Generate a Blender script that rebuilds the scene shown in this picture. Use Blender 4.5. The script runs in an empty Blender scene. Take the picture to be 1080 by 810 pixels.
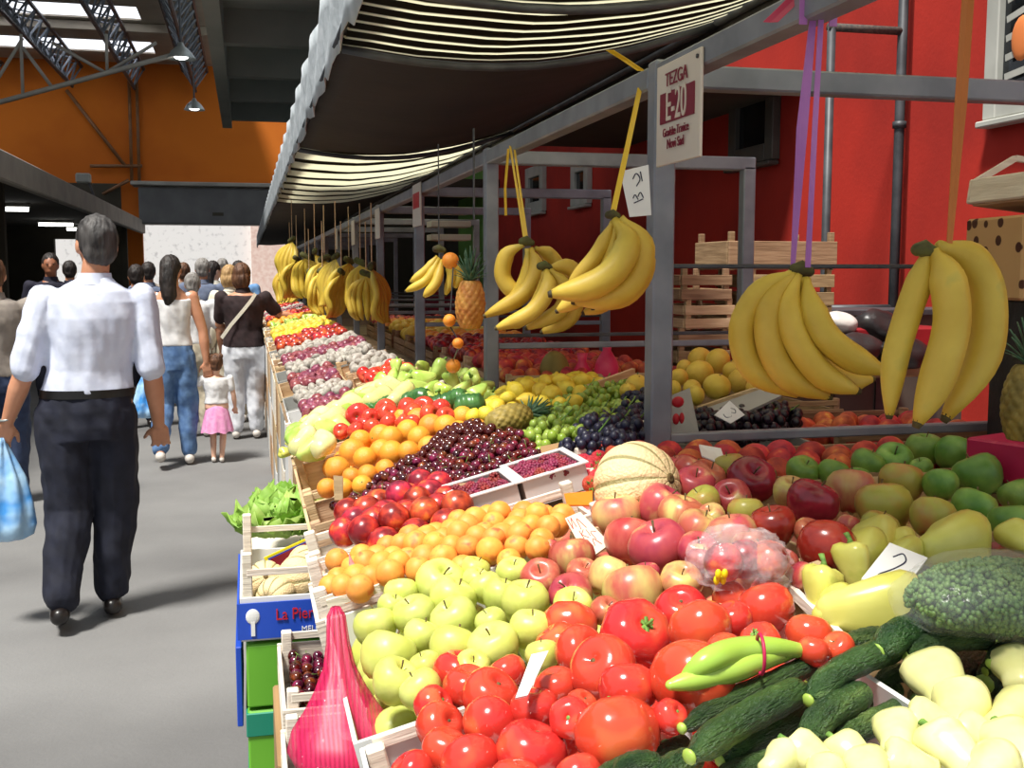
import bpy, math, random
from mathutils import Vector, Matrix, noise
sin, cos, pi = math.sin, math.cos, math.pi
RN = random.Random(11)
SC = bpy.context.scene
COL = SC.collection
V = Vector
FOC = 1150.0
YAW = math.radians(13.6); PIT = math.atan(118 / FOC)
EYE = V((0, 0, 1.55))
FWD = V((sin(YAW) * cos(PIT), cos(YAW) * cos(PIT), -sin(PIT)))
RGT = V((cos(YAW), -sin(YAW), 0)); UPV = RGT.cross(FWD)

def ray(px, py): return FWD + RGT * ((px - 540) / FOC) + UPV * ((405 - py) / FOC)
def at_D(px, py, D): return EYE + ray(px, py) * D
def at_X(px, py, X): d = ray(px, py); return EYE + d * (X / d.x)
def at_Y(px, py, Y): d = ray(px, py); return EYE + d * (Y / d.y)
def at_Z(px, py, Z): d = ray(px, py); return EYE + d * ((Z - 1.55) / d.z)
def SURF(x, y=0): return min(1.035 + .25 * x, 1.2)
def at_S(px, py, dz=0, f=SURF):
    d = ray(px, py); D = .4
    while D < 18:
        p = EYE + d * D
        if p.z < f(p.x, p.y) + dz: break
        D += .004
    return p
def depth(p): return (p - EYE).dot(FWD)
def project(p):
    q = p - EYE; d = q.dot(FWD)
    return 540 + FOC * q.dot(RGT) / d, 405 - FOC * q.dot(UPV) / d
def y_at(px, X):   # where the vertical plane X is met in the direction of a picture column
    return X / math.tan(YAW + math.atan((px - 540) / FOC))

# ------------------------------------------------------------ materials
def lin(c):
    return tuple(((v / 255) / 12.92 if v <= 10 else ((v / 255 + .055) / 1.055) ** 2.4) for v in c) + (1,)
MATS = {}
def mat(name, a, b=None, scale=8, rough=.5, bump=0, bscale=None, rnd=.12, detail=3, lo=.35, hi=.65, coat=0,
        trans=0, alpha=1, sss=0, metal=0, c3=None, stretch=None, emit=None, emis=0, attr=None, tl=0, spec=.5):
    if name in MATS: return MATS[name]
    m = bpy.data.materials.new(name); m.use_nodes = True
    nt = m.node_tree; N = nt.nodes; L = nt.links; N.clear()
    out = N.new('ShaderNodeOutputMaterial'); p = N.new('ShaderNodeBsdfPrincipled')
    tc = N.new('ShaderNodeTexCoord'); oi = N.new('ShaderNodeObjectInfo')
    mp = N.new('ShaderNodeMapping')
    L.new(tc.outputs['Object'], mp.inputs[0])
    if stretch: mp.inputs['Scale'].default_value = stretch
    add = N.new('ShaderNodeVectorMath'); add.operation = 'ADD'
    mu = N.new('ShaderNodeMath'); mu.operation = 'MULTIPLY'; mu.inputs[1].default_value = 37
    L.new(oi.outputs['Random'], mu.inputs[0]); L.new(mp.outputs[0], add.inputs[0]); L.new(mu.outputs[0], add.inputs[1])
    nz = N.new('ShaderNodeTexNoise'); nz.inputs['Scale'].default_value = scale; nz.inputs['Detail'].default_value = detail
    L.new(add.outputs[0], nz.inputs['Vector'])
    rp = N.new('ShaderNodeValToRGB'); e = rp.color_ramp.elements
    e[0].position = lo; e[0].color = lin(a); e[1].position = hi; e[1].color = lin(b or a)
    if c3: k = e.new(min(.98, hi + .13)); k.color = lin(c3)
    src = nz.outputs['Fac']
    if attr:
        at = N.new('ShaderNodeAttribute'); at.attribute_name = attr
        L.new(at.outputs['Fac'], rp.inputs[0])
    else: L.new(src, rp.inputs[0])
    hs = N.new('ShaderNodeHueSaturation'); hs.inputs['Saturation'].default_value = .97 if rnd else 1
    if rnd:
        mr = N.new('ShaderNodeMapRange'); mr.inputs[3].default_value = 1 - rnd; mr.inputs[4].default_value = 1 + rnd
        L.new(oi.outputs['Random'], mr.inputs[0]); L.new(mr.outputs[0], hs.inputs['Value'])
        m2 = N.new('ShaderNodeMath'); m2.operation = 'MULTIPLY'; m2.inputs[1].default_value = 7.31
        m3 = N.new('ShaderNodeMath'); m3.operation = 'FRACT'
        m4 = N.new('ShaderNodeMapRange'); m4.inputs[3].default_value = .5 - rnd * .12; m4.inputs[4].default_value = .5 + rnd * .12
        L.new(oi.outputs['Random'], m2.inputs[0]); L.new(m2.outputs[0], m3.inputs[0]); L.new(m3.outputs[0], m4.inputs[0])
        L.new(m4.outputs[0], hs.inputs['Hue'])
    L.new(rp.outputs[0], hs.inputs['Color']); L.new(hs.outputs[0], p.inputs['Base Color'])
    p.inputs['Roughness'].default_value = rough; p.inputs['Metallic'].default_value = metal
    p.inputs['Coat Weight'].default_value = coat; p.inputs['Transmission Weight'].default_value = trans
    p.inputs['Specular IOR Level'].default_value = spec
    p.inputs['Alpha'].default_value = alpha
    if sss: p.inputs['Subsurface Weight'].default_value = sss; p.inputs['Subsurface Radius'].default_value = (.02, .01, .006)
    if emis:
        p.inputs['Emission Color'].default_value = lin(emit or a); p.inputs['Emission Strength'].default_value = emis
    if bump:
        n2 = N.new('ShaderNodeTexNoise'); n2.inputs['Scale'].default_value = bscale or scale * 3; n2.inputs['Detail'].default_value = 4
        L.new(add.outputs[0], n2.inputs['Vector'])
        bp = N.new('ShaderNodeBump'); bp.inputs['Strength'].default_value = bump; bp.inputs['Distance'].default_value = .01
        L.new(n2.outputs['Fac'], bp.inputs['Height']); L.new(bp.outputs[0], p.inputs['Normal'])
    o = p.outputs[0]
    if tl:
        t = N.new('ShaderNodeBsdfTranslucent'); L.new(hs.outputs[0], t.inputs[0])
        mx = N.new('ShaderNodeMixShader'); mx.inputs[0].default_value = tl
        L.new(p.outputs[0], mx.inputs[1]); L.new(t.outputs[0], mx.inputs[2]); o = mx.outputs[0]
    L.new(o, out.inputs[0])
    m['nodes'] = 1
    MATS[name] = m; return m

def mat_nodes(name, fn):
    """principled material whose colour / extras are wired by fn(N, L, p, tc)"""
    if name in MATS: return MATS[name]
    m = bpy.data.materials.new(name); m.use_nodes = True
    nt = m.node_tree; N = nt.nodes; L = nt.links
    p = N['Principled BSDF']; tc = N.new('ShaderNodeTexCoord')
    fn(N, L, p, tc); MATS[name] = m; return m

# ------------------------------------------------------------ mesh builder
class MB:
    def __init__(s): s.v = []; s.f = []; s.a = []; s.mi = []; s.cur = 0
    def addv(s, p, a=0.): s.v.append(V(p)); s.a.append(a); return len(s.v) - 1
    def face(s, *i): s.f.append(tuple(i)); s.mi.append(s.cur)
    def box(s, c, d, M=None, ch=0):
        c = V(c); h = V(d) / 2
        ch = min(ch, h.x * .45, h.y * .45, h.z * .45)
        if ch <= 0:
            b = len(s.v)
            for x in (-1, 1):
                for y in (-1, 1):
                    for z in (-1, 1):
                        q = V((x * h.x, y * h.y, z * h.z)); q = M @ q if M else q
                        s.addv(c + q)
            for f in ((0, 1, 3, 2), (4, 6, 7, 5), (0, 4, 5, 1), (2, 3, 7, 6), (0, 2, 6, 4), (1, 5, 7, 3)):
                s.face(*[b + i for i in f])
            return
        idx = {}
        for x in (-1, 1):
            for y in (-1, 1):
                for z in (-1, 1):
                    for k in range(3):
                        q = V((x * (h.x - (ch if k != 0 else 0)), y * (h.y - (ch if k != 1 else 0)), z * (h.z - (ch if k != 2 else 0))))
                        q = M @ q if M else q
                        idx[x, y, z, k] = s.addv(c + q)
        for x in (-1, 1):
            o = [idx[x, y, z, 0] for y, z in ((-1, -1), (1, -1), (1, 1), (-1, 1))]; s.face(*(o if x > 0 else o[::-1]))
            o = [idx[a, x, b, 1] for a, b in ((-1, -1), (-1, 1), (1, 1), (1, -1))]; s.face(*(o if x > 0 else o[::-1]))
            o = [idx[a, b, x, 2] for a, b in ((-1, -1), (1, -1), (1, 1), (-1, 1))]; s.face(*(o if x > 0 else o[::-1]))
        for y in (-1, 1):
            for z in (-1, 1):
                o = [idx[-1, y, z, 1], idx[1, y, z, 1], idx[1, y, z, 2], idx[-1, y, z, 2]]; s.face(*(o if y * z < 0 else o[::-1])[::-1])
                o = [idx[y, -1, z, 0], idx[y, 1, z, 0], idx[y, 1, z, 2], idx[y, -1, z, 2]]; s.face(*(o if y * z > 0 else o[::-1])[::-1])
                o = [idx[y, z, -1, 0], idx[y, z, 1, 0], idx[y, z, 1, 1], idx[y, z, -1, 1]]; s.face(*(o if y * z < 0 else o[::-1])[::-1])
        for x in (-1, 1):
            for y in (-1, 1):
                for z in (-1, 1):
                    o = [idx[x, y, z, 0], idx[x, y, z, 1], idx[x, y, z, 2]]; s.face(*(o if x * y * z > 0 else o[::-1]))
    def bar(s, p, q, w, d=None, up=(0, 0, 1), ch=0):
        p = V(p); q = V(q); ax = (q - p); L = ax.length; ax = ax / L
        u = V(up)
        if abs(u.dot(ax)) > .95: u = V((0, 1, 0))
        sd = ax.cross(u).normalized(); u = sd.cross(ax)
        M = Matrix((ax, sd, u)).transposed()
        s.box((p + q) / 2, (L, w, d or w), M, ch)
    def tube(s, pts, r, seg=10, caps=True, sq=None, round_=False, att=True, up=None, rot=0):
        pts = [V(p) for p in pts]; n = len(pts)
        if not hasattr(r, '__len__'): r = [r] * n
        r = list(r)
        if round_:   # rounded ends
            a = (pts[0] - pts[1]).normalized(); b = (pts[-1] - pts[-2]).normalized()
            P = []; Q = []
            for k in (90, 66, 40, 18):
                k = math.radians(k); P.append(pts[0] + a * r[0] * sin(k)); Q.append(max(r[0] * cos(k), 1e-4))
            P2 = []; Q2 = []
            for k in (18, 40, 66, 90):
                k = math.radians(k); P2.append(pts[-1] + b * r[-1] * sin(k)); Q2.append(max(r[-1] * cos(k), 1e-4))
            pts = P + pts + P2; r = Q + r + Q2; n = len(pts)
        prev = None; rings = []
        ln = [0]
        for i in range(1, n): ln.append(ln[-1] + (pts[i] - pts[i - 1]).length)
        for i in range(n):
            t = (pts[min(i + 1, n - 1)] - pts[max(i - 1, 0)]).normalized()
            if prev is None:
                u = V(up) if up else (V((0, 0, 1)) if abs(t.z) < .9 else V((0, 1, 0)))
                u = (u - t * u.dot(t)).normalized()
            else: u = (prev - t * prev.dot(t)).normalized()
            prev = u; w = t.cross(u)
            ring = []
            for k in range(seg):
                a = 2 * pi * k / seg + rot
                ring.append(s.addv(pts[i] + u * cos(a) * r[i] * (sq or 1) + w * sin(a) * r[i], ln[i] / ln[-1]))
            rings.append(ring)
        for i in range(n - 1):
            for k in range(seg):
                k2 = (k + 1) % seg
                s.face(rings[i][k], rings[i][k2], rings[i + 1][k2], rings[i + 1][k])
        if caps: s.face(*rings[0][::-1]); s.face(*rings[-1])
    def rings(s, L, seg=20, caps=True, f=None):
        """elliptic rings: (center, rx, ry) in horizontal planes, stacked"""
        R = []
        n = len(L)
        for i, (c, rx, ry) in enumerate(L):
            c = V(c); ring = []
            for k in range(seg):
                a = 2 * pi * k / seg
                q = c + V((cos(a) * rx, sin(a) * ry, 0))
                if f: q = f(q, a, i / (n - 1))
                ring.append(s.addv(q, i / (n - 1)))
            R.append(ring)
        up = L[-1][0][2] > L[0][0][2]
        for i in range(n - 1):
            for k in range(seg):
                k2 = (k + 1) % seg
                q = (R[i][k], R[i][k2], R[i + 1][k2], R[i + 1][k])
                s.face(*(q if up else q[::-1]))
        if caps:
            s.face(*(R[0][::-1] if up else R[0])); s.face(*(R[-1] if up else R[-1][::-1]))
    def lathe(s, prof, seg=24, f=None, c=(0, 0, 0)):
        s.rings([((c[0], c[1], c[2] + z), max(r, 1e-4), max(r, 1e-4)) for r, z in prof], seg, True, f)
    def ball(s, c, r, seg=12, rg=8, M=None, f=None):
        c = V(c)
        if not hasattr(r, '__len__'): r = (r, r, r)
        R = []
        top = None
        for i in range(rg + 1):
            th = pi * i / rg
            if i in (0, rg):
                q = V((0, 0, r[2] * cos(th)))
                if f: q = f(q)
                R.append([s.addv(c + (M @ q if M else q), i / rg)]); continue
            ring = []
            for k in range(seg):
                a = 2 * pi * k / seg
                q = V((r[0] * sin(th) * cos(a), r[1] * sin(th) * sin(a), r[2] * cos(th)))
                if f: q = f(q)
                ring.append(s.addv(c + (M @ q if M else q), i / rg))
            R.append(ring)
        for i in range(rg):
            for k in range(seg):
                k2 = (k + 1) % seg
                if i == 0: s.face(R[0][0], R[1][k], R[1][k2])
                elif i == rg - 1: s.face(R[i][k], R[rg][0], R[i][k2])
                else: s.face(R[i][k], R[i + 1][k], R[i + 1][k2], R[i][k2])
    def grid(s, P, th=0, closed=False):
        """P: rows of points -> sheet, optional thickness"""
        nr = len(P); nc = len(P[0])
        def lay(off):
            ids = []
            for i in range(nr):
                row = []
                for j in range(nc):
                    a = V(P[min(i + 1, nr - 1)][j]) - V(P[max(i - 1, 0)][j]); b = V(P[i][min(j + 1, nc - 1)]) - V(P[i][max(j - 1, 0)])
                    n = a.cross(b); n = n.normalized() if n.length > 1e-9 else V((0, 0, 1))
                    row.append(s.addv(V(P[i][j]) + n * off, i / max(1, nr - 1)))
                ids.append(row)
            return ids
        A = lay(th / 2)
        for i in range(nr - 1):
            for j in range(nc - 1): s.face(A[i][j], A[i + 1][j], A[i + 1][j + 1], A[i][j + 1])
        if th:
            B = lay(-th / 2)
            for i in range(nr - 1):
                for j in range(nc - 1): s.face(B[i][j], B[i][j + 1], B[i + 1][j + 1], B[i + 1][j])
            for i in range(nr - 1):
                s.face(A[i][0], B[i][0], B[i + 1][0], A[i + 1][0]); s.face(A[i][-1], A[i + 1][-1], B[i + 1][-1], B[i][-1])
            for j in range(nc - 1):
                s.face(A[0][j], A[0][j + 1], B[0][j + 1], B[0][j]); s.face(A[-1][j], B[-1][j], B[-1][j + 1], A[-1][j + 1])
    def xf(s, M, i0=0):
        for i in range(i0, len(s.v)): s.v[i] = M @ s.v[i]
    def mesh(s, name, mats, smooth=True, off=None):
        me = bpy.data.meshes.new(name)
        vs = [(v - off) if off is not None else v for v in s.v]
        me.from_pydata([tuple(v) for v in vs], [], s.f)
        if not isinstance(mats, (list, tuple)): mats = [mats]
        for m in mats: me.materials.append(m)
        if len(mats) > 1: me.polygons.foreach_set('material_index', s.mi)
        if smooth: me.polygons.foreach_set('use_smooth', [True] * len(s.f))
        at = me.attributes.new('t', 'FLOAT', 'POINT'); at.data.foreach_set('value', s.a)
        me.update(); return me
    def base(s):
        xs = [v.x for v in s.v]; ys = [v.y for v in s.v]; zs = [v.z for v in s.v]
        return V(((min(xs) + max(xs)) / 2, (min(ys) + max(ys)) / 2, min(zs)))

TMP = bpy.data.scenes.new('workbench')
def remesh(mb, voxel, smooth=2, name='m', mats=None):
    me = mb.mesh('tmp', mats or []); o = bpy.data.objects.new('tmp', me); TMP.collection.objects.link(o)
    r = o.modifiers.new('r', 'REMESH'); r.mode = 'VOXEL'; r.voxel_size = voxel; r.use_smooth_shade = True
    if smooth:
        k = o.modifiers.new('s', 'SMOOTH'); k.iterations = smooth; k.factor = .5
    TMP.view_layers[0].update(); dg = TMP.view_layers[0].depsgraph
    m2 = bpy.data.meshes.new_from_object(o.evaluated_get(dg))
    bpy.data.objects.remove(o); bpy.data.meshes.remove(me)
    m2.name = name
    m2.materials.clear()
    for m in (mats if isinstance(mats, (list, tuple)) else [mats]): m2.materials.append(m)
    return m2

# ------------------------------------------------------------ things
def _tag(o, label, cat, group=None, kind=None):
    if label: o['label'] = label
    if cat: o['category'] = cat
    if group: o['group'] = group
    if kind: o['kind'] = kind
def single(name, mb, m, label, cat, group=None, kind=None, smooth=False):
    b = mb.base(); o = bpy.data.objects.new(name, mb.mesh(name, m, smooth, b)); o.location = b
    COL.objects.link(o); _tag(o, label, cat, group, kind); return o
def struct(name, mb, m, smooth=False):
    return single(name, mb, m, None, None, None, 'structure', smooth)
def thing(name, label, cat, loc=(0, 0, 0), rot=(0, 0, 0), group=None):
    o = bpy.data.objects.new(name, None); o.empty_display_size = .05; o.location = loc; o.rotation_euler = rot
    COL.objects.link(o); _tag(o, label, cat, group); return o
def part(name, mb, m, parent, smooth=False, world=False, label=None, kind=None):
    off = None
    if world:
        off = V(parent.location)
        q = parent.parent
        while q is not None: off = off + V(q.location); q = q.parent
    me = mb if isinstance(mb, bpy.types.Mesh) else mb.mesh(name, m, smooth, off)
    o = bpy.data.objects.new(name, me); COL.objects.link(o); o.parent = parent
    if label: o['label'] = label
    if kind: o['kind'] = kind
    return o
def copy_tree(o, par=None):
    c = o.copy(); COL.objects.link(c)
    if par is not None: c.parent = par
    for ch in o.children: copy_tree(ch, c)
    return c
USED = set()
def place(proto, loc, rot=(0, 0, 0), sc=1, label=None, group=None):
    """first use takes the prototype itself"""
    if proto.name in USED: o = copy_tree(proto)
    else: o = proto; USED.add(proto.name)
    o.location = loc; o.rotation_euler = rot
    o.scale = (sc, sc, sc) if not hasattr(sc, '__len__') else sc
    if label: o['label'] = label
    if group: o['group'] = group
    return o
def text_mb(txt, size, ext=.0008):
    cu = bpy.data.curves.new('t', 'FONT'); cu.body = txt; cu.size = size; cu.extrude = ext; cu.align_x = 'CENTER'; cu.align_y = 'CENTER'
    o = bpy.data.objects.new('t', cu); TMP.collection.objects.link(o)
    TMP.view_layers[0].update(); me = bpy.data.meshes.new_from_object(o.evaluated_get(TMP.view_layers[0].depsgraph))
    mb = MB()
    for v in me.vertices: mb.addv(v.co)
    for p in me.polygons: mb.face(*p.vertices)
    bpy.data.objects.remove(o); bpy.data.meshes.remove(me); bpy.data.curves.remove(cu)
    return mb
def catmull(P, n=6):
    P = [V(p) for p in P]; Q = [P[0] * 2 - P[1]] + P + [P[-1] * 2 - P[-2]]; out = []
    for i in range(1, len(Q) - 2):
        for k in range(n):
            t = k / n; a, b, c, d = Q[i - 1], Q[i], Q[i + 1], Q[i + 2]
            out.append(.5 * ((2 * b) + (c - a) * t + (2 * a - 5 * b + 4 * c - d) * t * t + (3 * b - a - 3 * c + d) * t ** 3))
    out.append(P[-1]); return out
def lerp(a, b, t): return a + (b - a) * t
def interp(L, n):
    """resample a list of numbers to n"""
    out = []
    for i in range(n):
        t = i / (n - 1) * (len(L) - 1); k = min(int(t), len(L) - 2); out.append(lerp(L[k], L[k + 1], t - k))
    return out

# ------------------------------------------------------------ camera and light
cam = bpy.data.cameras.new('camera'); cam.sensor_width = 36; cam.lens = 36 * FOC / 1080; cam.clip_end = 300
co = bpy.data.objects.new('camera', cam); COL.objects.link(co)
co.matrix_world = Matrix.Translation(EYE) @ Matrix((RGT, UPV, -FWD)).transposed().to_4x4()
SC.camera = co
SC.view_settings.view_transform = 'Standard'; SC.view_settings.look = 'None'
SC.view_settings.gamma = 1; SC.view_settings.use_curve_mapping = False; SC.view_settings.exposure = 0.0
W = bpy.data.worlds.new('sky'); SC.world = W; W.use_nodes = True
bg = W.node_tree.nodes['Background']; bg.inputs[0].default_value = (.86, .93, 1.0, 1); bg.inputs[1].default_value = .62
sl = bpy.data.lights.new('sun', 'SUN'); sl.energy = 6.4; sl.angle = math.radians(11); sl.color = (1, .97, .9)
so = bpy.data.objects.new('sun', sl); COL.objects.link(so)
so.rotation_euler = V((.36, .30, -1)).to_track_quat('-Z', 'Y').to_euler()
# ============================================================ the hall
def wood(n, a, b, **k): return mat(n, a, b, scale=6, stretch=(1, 1, 14), rough=.8, bump=.2, rnd=.1, **k)
M_floor = mat('asphalt', (96, 95, 95), (134, 133, 132), scale=.55, rough=.9, bump=.25, bscale=60, rnd=0, detail=8, lo=.3, hi=.7)
M_red = mat('red_render', (156, 27, 13), (184, 37, 19), scale=1.4, rough=.85, bump=.15, bscale=40, rnd=0)
M_orange = mat('orange_render', (196, 100, 16), (212, 114, 22), scale=.6, rough=.9, rnd=0)
M_green = mat('green_render', (96, 140, 60), (110, 156, 70), scale=1, rough=.9, rnd=0)
M_plaster = mat('pale_plaster', (235, 235, 235), (190, 190, 192), scale=5, rough=.95, rnd=0, lo=.55, hi=.75, detail=6)
M_brick = mat('pink_brick', (222, 190, 178), (236, 214, 204), scale=6, rough=.95, rnd=0)
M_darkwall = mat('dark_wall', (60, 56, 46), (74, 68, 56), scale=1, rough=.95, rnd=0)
M_steel = mat('grey_steel_paint', (112, 118, 128), (134, 140, 150), scale=9, rough=.45, rnd=.04, metal=.15)
M_steeld = mat('dark_steel', (58, 60, 64), (80, 82, 86), scale=9, rough=.5, rnd=.04, metal=.2)
M_rust = mat('rusty_steel', (96, 84, 76), (60, 58, 58), scale=60, rough=.8, rnd=0)
M_roof = mat('roof_sheet', (172, 160, 145), (190, 178, 160), scale=1, rough=.8, rnd=0)
M_deck = mat('concrete_deck', (150, 158, 152), (166, 172, 166), scale=1, rough=.9, rnd=0)
M_beamg = mat('grey_beam', (146, 142, 134), (164, 160, 150), scale=2, rough=.7, rnd=0)
M_glass = mat('window_glass', (20, 24, 28), (34, 38, 42), scale=2, rough=.08, rnd=0)
M_skyl = mat('skylight_sheet', (245, 248, 255), rough=.6, rnd=0, tl=.9)
M_wframe = mat('white_window_frame', (166, 166, 158), (184, 184, 176), scale=4, rough=.5, rnd=0)
M_lampe = mat('lamp_tube', (255, 255, 250), rough=.5, rnd=0, emis=5)
M_alu = mat('lamp_aluminium', (150, 158, 158), (176, 182, 180), scale=5, rough=.35, metal=.6, rnd=0)

def slab(name, x0, x1, y0, y1, z0, z1, m, st=True, **k):
    b = MB(); b.box(((x0 + x1) / 2, (y0 + y1) / 2, (z0 + z1) / 2), (x1 - x0, y1 - y0, z1 - z0))
    return struct(name, b, m)
slab('floor', -16, 9, -4, 56, -.12, 0, M_floor)

YE = 35.0
pL = at_Y(150, 240, YE); pC = at_Y(129, 240, YE); pT = at_Y(200, 195, YE); pO = at_Y(200, 238, YE)
# orange end wall with its opening
b = MB()
b.box(((-14 + 5) / 2, YE + .15, (pT.z + 7.9) / 2), (19, .3, 7.9 - pT.z))
b.box(((pC.x + pL.x) / 2, YE + .15, pT.z / 2), (pL.x - pC.x, .3, pT.z))
struct('wall_end', b, M_orange)
b = MB()
pW0 = at_Y(57, 262, YE); pW1 = at_Y(90, 262, YE); zt = at_Y(70, 252, YE).z
for x0, x1, z0, z1 in ((-14, pW0.x, 0, pT.z), (pW1.x, pC.x, 0, pT.z), (pW0.x, pW1.x, zt, pT.z)):
    b.box(((x0 + x1) / 2, YE + .15, (z0 + z1) / 2), (x1 - x0, .3, z1 - z0))
b.box(((1.2 + 5) / 2, YE + .15, pT.z / 2), (3.8, .3, pT.z))
struct('wall_back', b, M_darkwall)
# roller door casing over the opening
t = thing('roller_door', 'dark grey roller door casing over the bright way out of the hall', 'door casing', (0, YE - .3, pO.z))
b = MB(); b.box(((pL.x + 1.2) / 2, YE - .52, (pO.z + pT.z) / 2 - .08), (1.2 - pL.x, .85, pT.z - pO.z - .16), ch=.03)
part('casing', b, mat('door_casing', (92, 92, 92), (104, 104, 104), scale=2, rnd=0), t, world=True)
b = MB(); b.box(((pL.x + 1.2) / 2 - .1, YE - .58, pT.z - .05), (1.4 - pL.x, 1.0, .12), ch=.02)
part('cover_plate', b, M_beamg, t, world=True)
q = at_Y(230, 226, YE - .9); b = MB(); b.box(q, (.35, .1, .13), ch=.02); part('motor_box', b, M_darkwall, t, world=True)
# outside
slab('wall_outside', -16, .2, 47, 47.4, 0, 6, M_plaster)
slab('wall_outside_brick', .2, 8, 46.6, 47, 0, 5, M_brick)
# roof with skylight strips
ZR = 7.75
zs = [at_Z(80, y, ZR).y for y in (18, 4)]; zs2 = [at_Z(80, y, ZR).y for y in (53, 41)]
xr = at_Z(160, 47, ZR).x
b = MB(); ys = [16.5, zs[1], zs[0], zs2[1], zs2[0], YE]
for y0, y1 in ((ys[0], ys[1]), (ys[2], ys[3]), (ys[4], ys[5])):
    b.box(((-14 - .2) / 2, (y0 + y1) / 2, ZR + .06), (13.8, y1 - y0, .12))
for y0, y1 in ((ys[1], ys[2]), (ys[3], ys[4])):
    b.box(((xr - .2) / 2, (y0 + y1) / 2, ZR + .06), (-.2 - xr, y1 - y0, .12))
for yy in (18.5, 21, 24.5, 29.5): b.box((-7.5, yy, ZR - .12), (13.4, .14, .2))
struct('ceiling', b, M_roof)
for i, (y0, y1) in enumerate(((ys[1], ys[2]), (ys[3], ys[4]))):
    b = MB(); b.box(((-14 + xr) / 2, (y0 + y1) / 2, ZR + .05), (xr + 14, y1 - y0, .02))
    struct('window_%d' % (i + 1), b, M_skyl)
# lattice trusses running down the hall
def lattice(p0, p1, w, lab):
    p0 = V(p0); p1 = V(p1)
    t = thing('roof_truss', lab, 'roof truss', (p0 + p1) / 2, group='lattice trusses under the hall roof')
    d = (p1 - p0); n = 22
    offs = [V((-w / 2, 0, .16)), V((w / 2, 0, .16)), V((0, 0, -.42))]
    for o in offs[:3]:
        b = MB(); b.tube([p0 + o, p1 + o], .05, 6); part('chord', b, M_steeld, t, world=True)
    b = MB()
    for k in range(n):
        a = p0 + d * (k / n); c = p0 + d * ((k + .5) / n); e = p0 + d * ((k + 1) / n)
        for s in (0, 1):
            b.tube([a + offs[s], c + offs[2], e + offs[s]], .028, 5)
        b.tube([a + offs[0], c + offs[1]], .02, 5)
    part('web', b, M_steel, t, world=True)
for (x, y), lab in (((28, 20), 'dark steel lattice truss nearest the left edge, crossing both skylight strips'),
                    ((76, 98), 'dark steel lattice truss between the left one and the middle one'),
                    ((142, 98), 'dark steel lattice truss ending near the end of the lower skylight strip'),
                    ((206, 95), 'dark steel lattice truss beside the hanging dome lamps')):
    pe = at_Y(x, y, YE - .2) if y > 50 else at_Y(14, 100, YE - .2)
    z = ZR - .35
    if y < 50: pe.x = at_Y(8, 100, YE - .2).x - .4
    lattice((pe.x, 15, z), (pe.x, YE - .1, z), .55 if x != 206 else .7, lab)
# cross truss with an inclined lower chord
t = thing('cross_truss', 'light grey tubular truss sloping across the hall under the skylights', 'roof truss', at_Y(60, 80, 21))
b = MB(); b.tube([at_Y(-60, 124, 21), at_Y(190, 56, 21)], .045, 8); part('chord', b, M_beamg, t, True, True)
b = MB()
for (x, y, x2, y2) in ((24, 100, 22, 36), (113, 76, 112, 36), (55, 45, 110, 76), (24, 50, 55, 92), (165, 45, 113, 76), (24, 40, -20, 112)):
    b.tube([at_Y(x, y, 21), at_Y(x2, y2, 21)], .03, 6)
part('web', b, M_beamg, t, True, True)
t = thing('wall_tubing', 'thin rust-coloured tubes fixed upright on the orange end wall', 'frame', at_Y(140, 190, YE - .1))
b = MB()
for (x, y, x2, y2) in ((136, 85, 139, 192), (144, 85, 147, 192), (70, 95, 132, 175), (95, 175, 150, 175), (136, 190, 108, 205)):
    b.tube([at_Y(x, y, YE - .12), at_Y(x2, y2, YE - .12)], .05, 6)
part('tube', b, mat('brown_tube', (120, 82, 50), (140, 96, 60), scale=4, rnd=0), t, True, True)
# grey concrete deck over the stalls
c1 = at_Y(235, 135, 25.5)
b = MB(); b.box((c1.x + 3.2, 17, c1.z + .75), (6.4, 17.0, .2)); b.box((c1.x + .1, 17, c1.z + .33), (.2, 17.0, .66))
for yy in (11.5, 14.2, 17, 19.8, 22.5, 25.3): b.box((c1.x + 3.2, yy, c1.z + .4), (6.4, .22, .5))
struct('ceiling_deck', b, M_deck)
# dome lamps
def dome(px, py, Y, lab):
    c = at_Y(px, py, Y)
    t = thing('dome_lamp', lab, 'pendant lamp', c, group='dome lamps')
    b = MB(); t.scale = (.78, .78, .78); pr = [(.05, .28), (.08, .2), (.14, .16), (.24, .06), (.33, -.08), (.335, -.09), (.32, -.09), (.22, .04), (.1, .13), (.02, .15)]
    b.lathe(pr, 20); part('lamp_shade', b, M_alu, t, True)
    b = MB(); b.ball((0, 0, -.03), (.17, .17, .08)); part('diffuser', b, M_lampe, t, True)
    b = MB(); b.tube([(0, 0, .25), (0, 0, max(.5, ZR - c.z - .6))], .03, 6); part('stem', b, M_steeld, t)
dome(191, 58, 21, 'silver dome lamp hanging highest under the hall roof')
dome(205, 113, 29, 'silver dome lamp hanging lower, in front of the orange wall')
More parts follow.
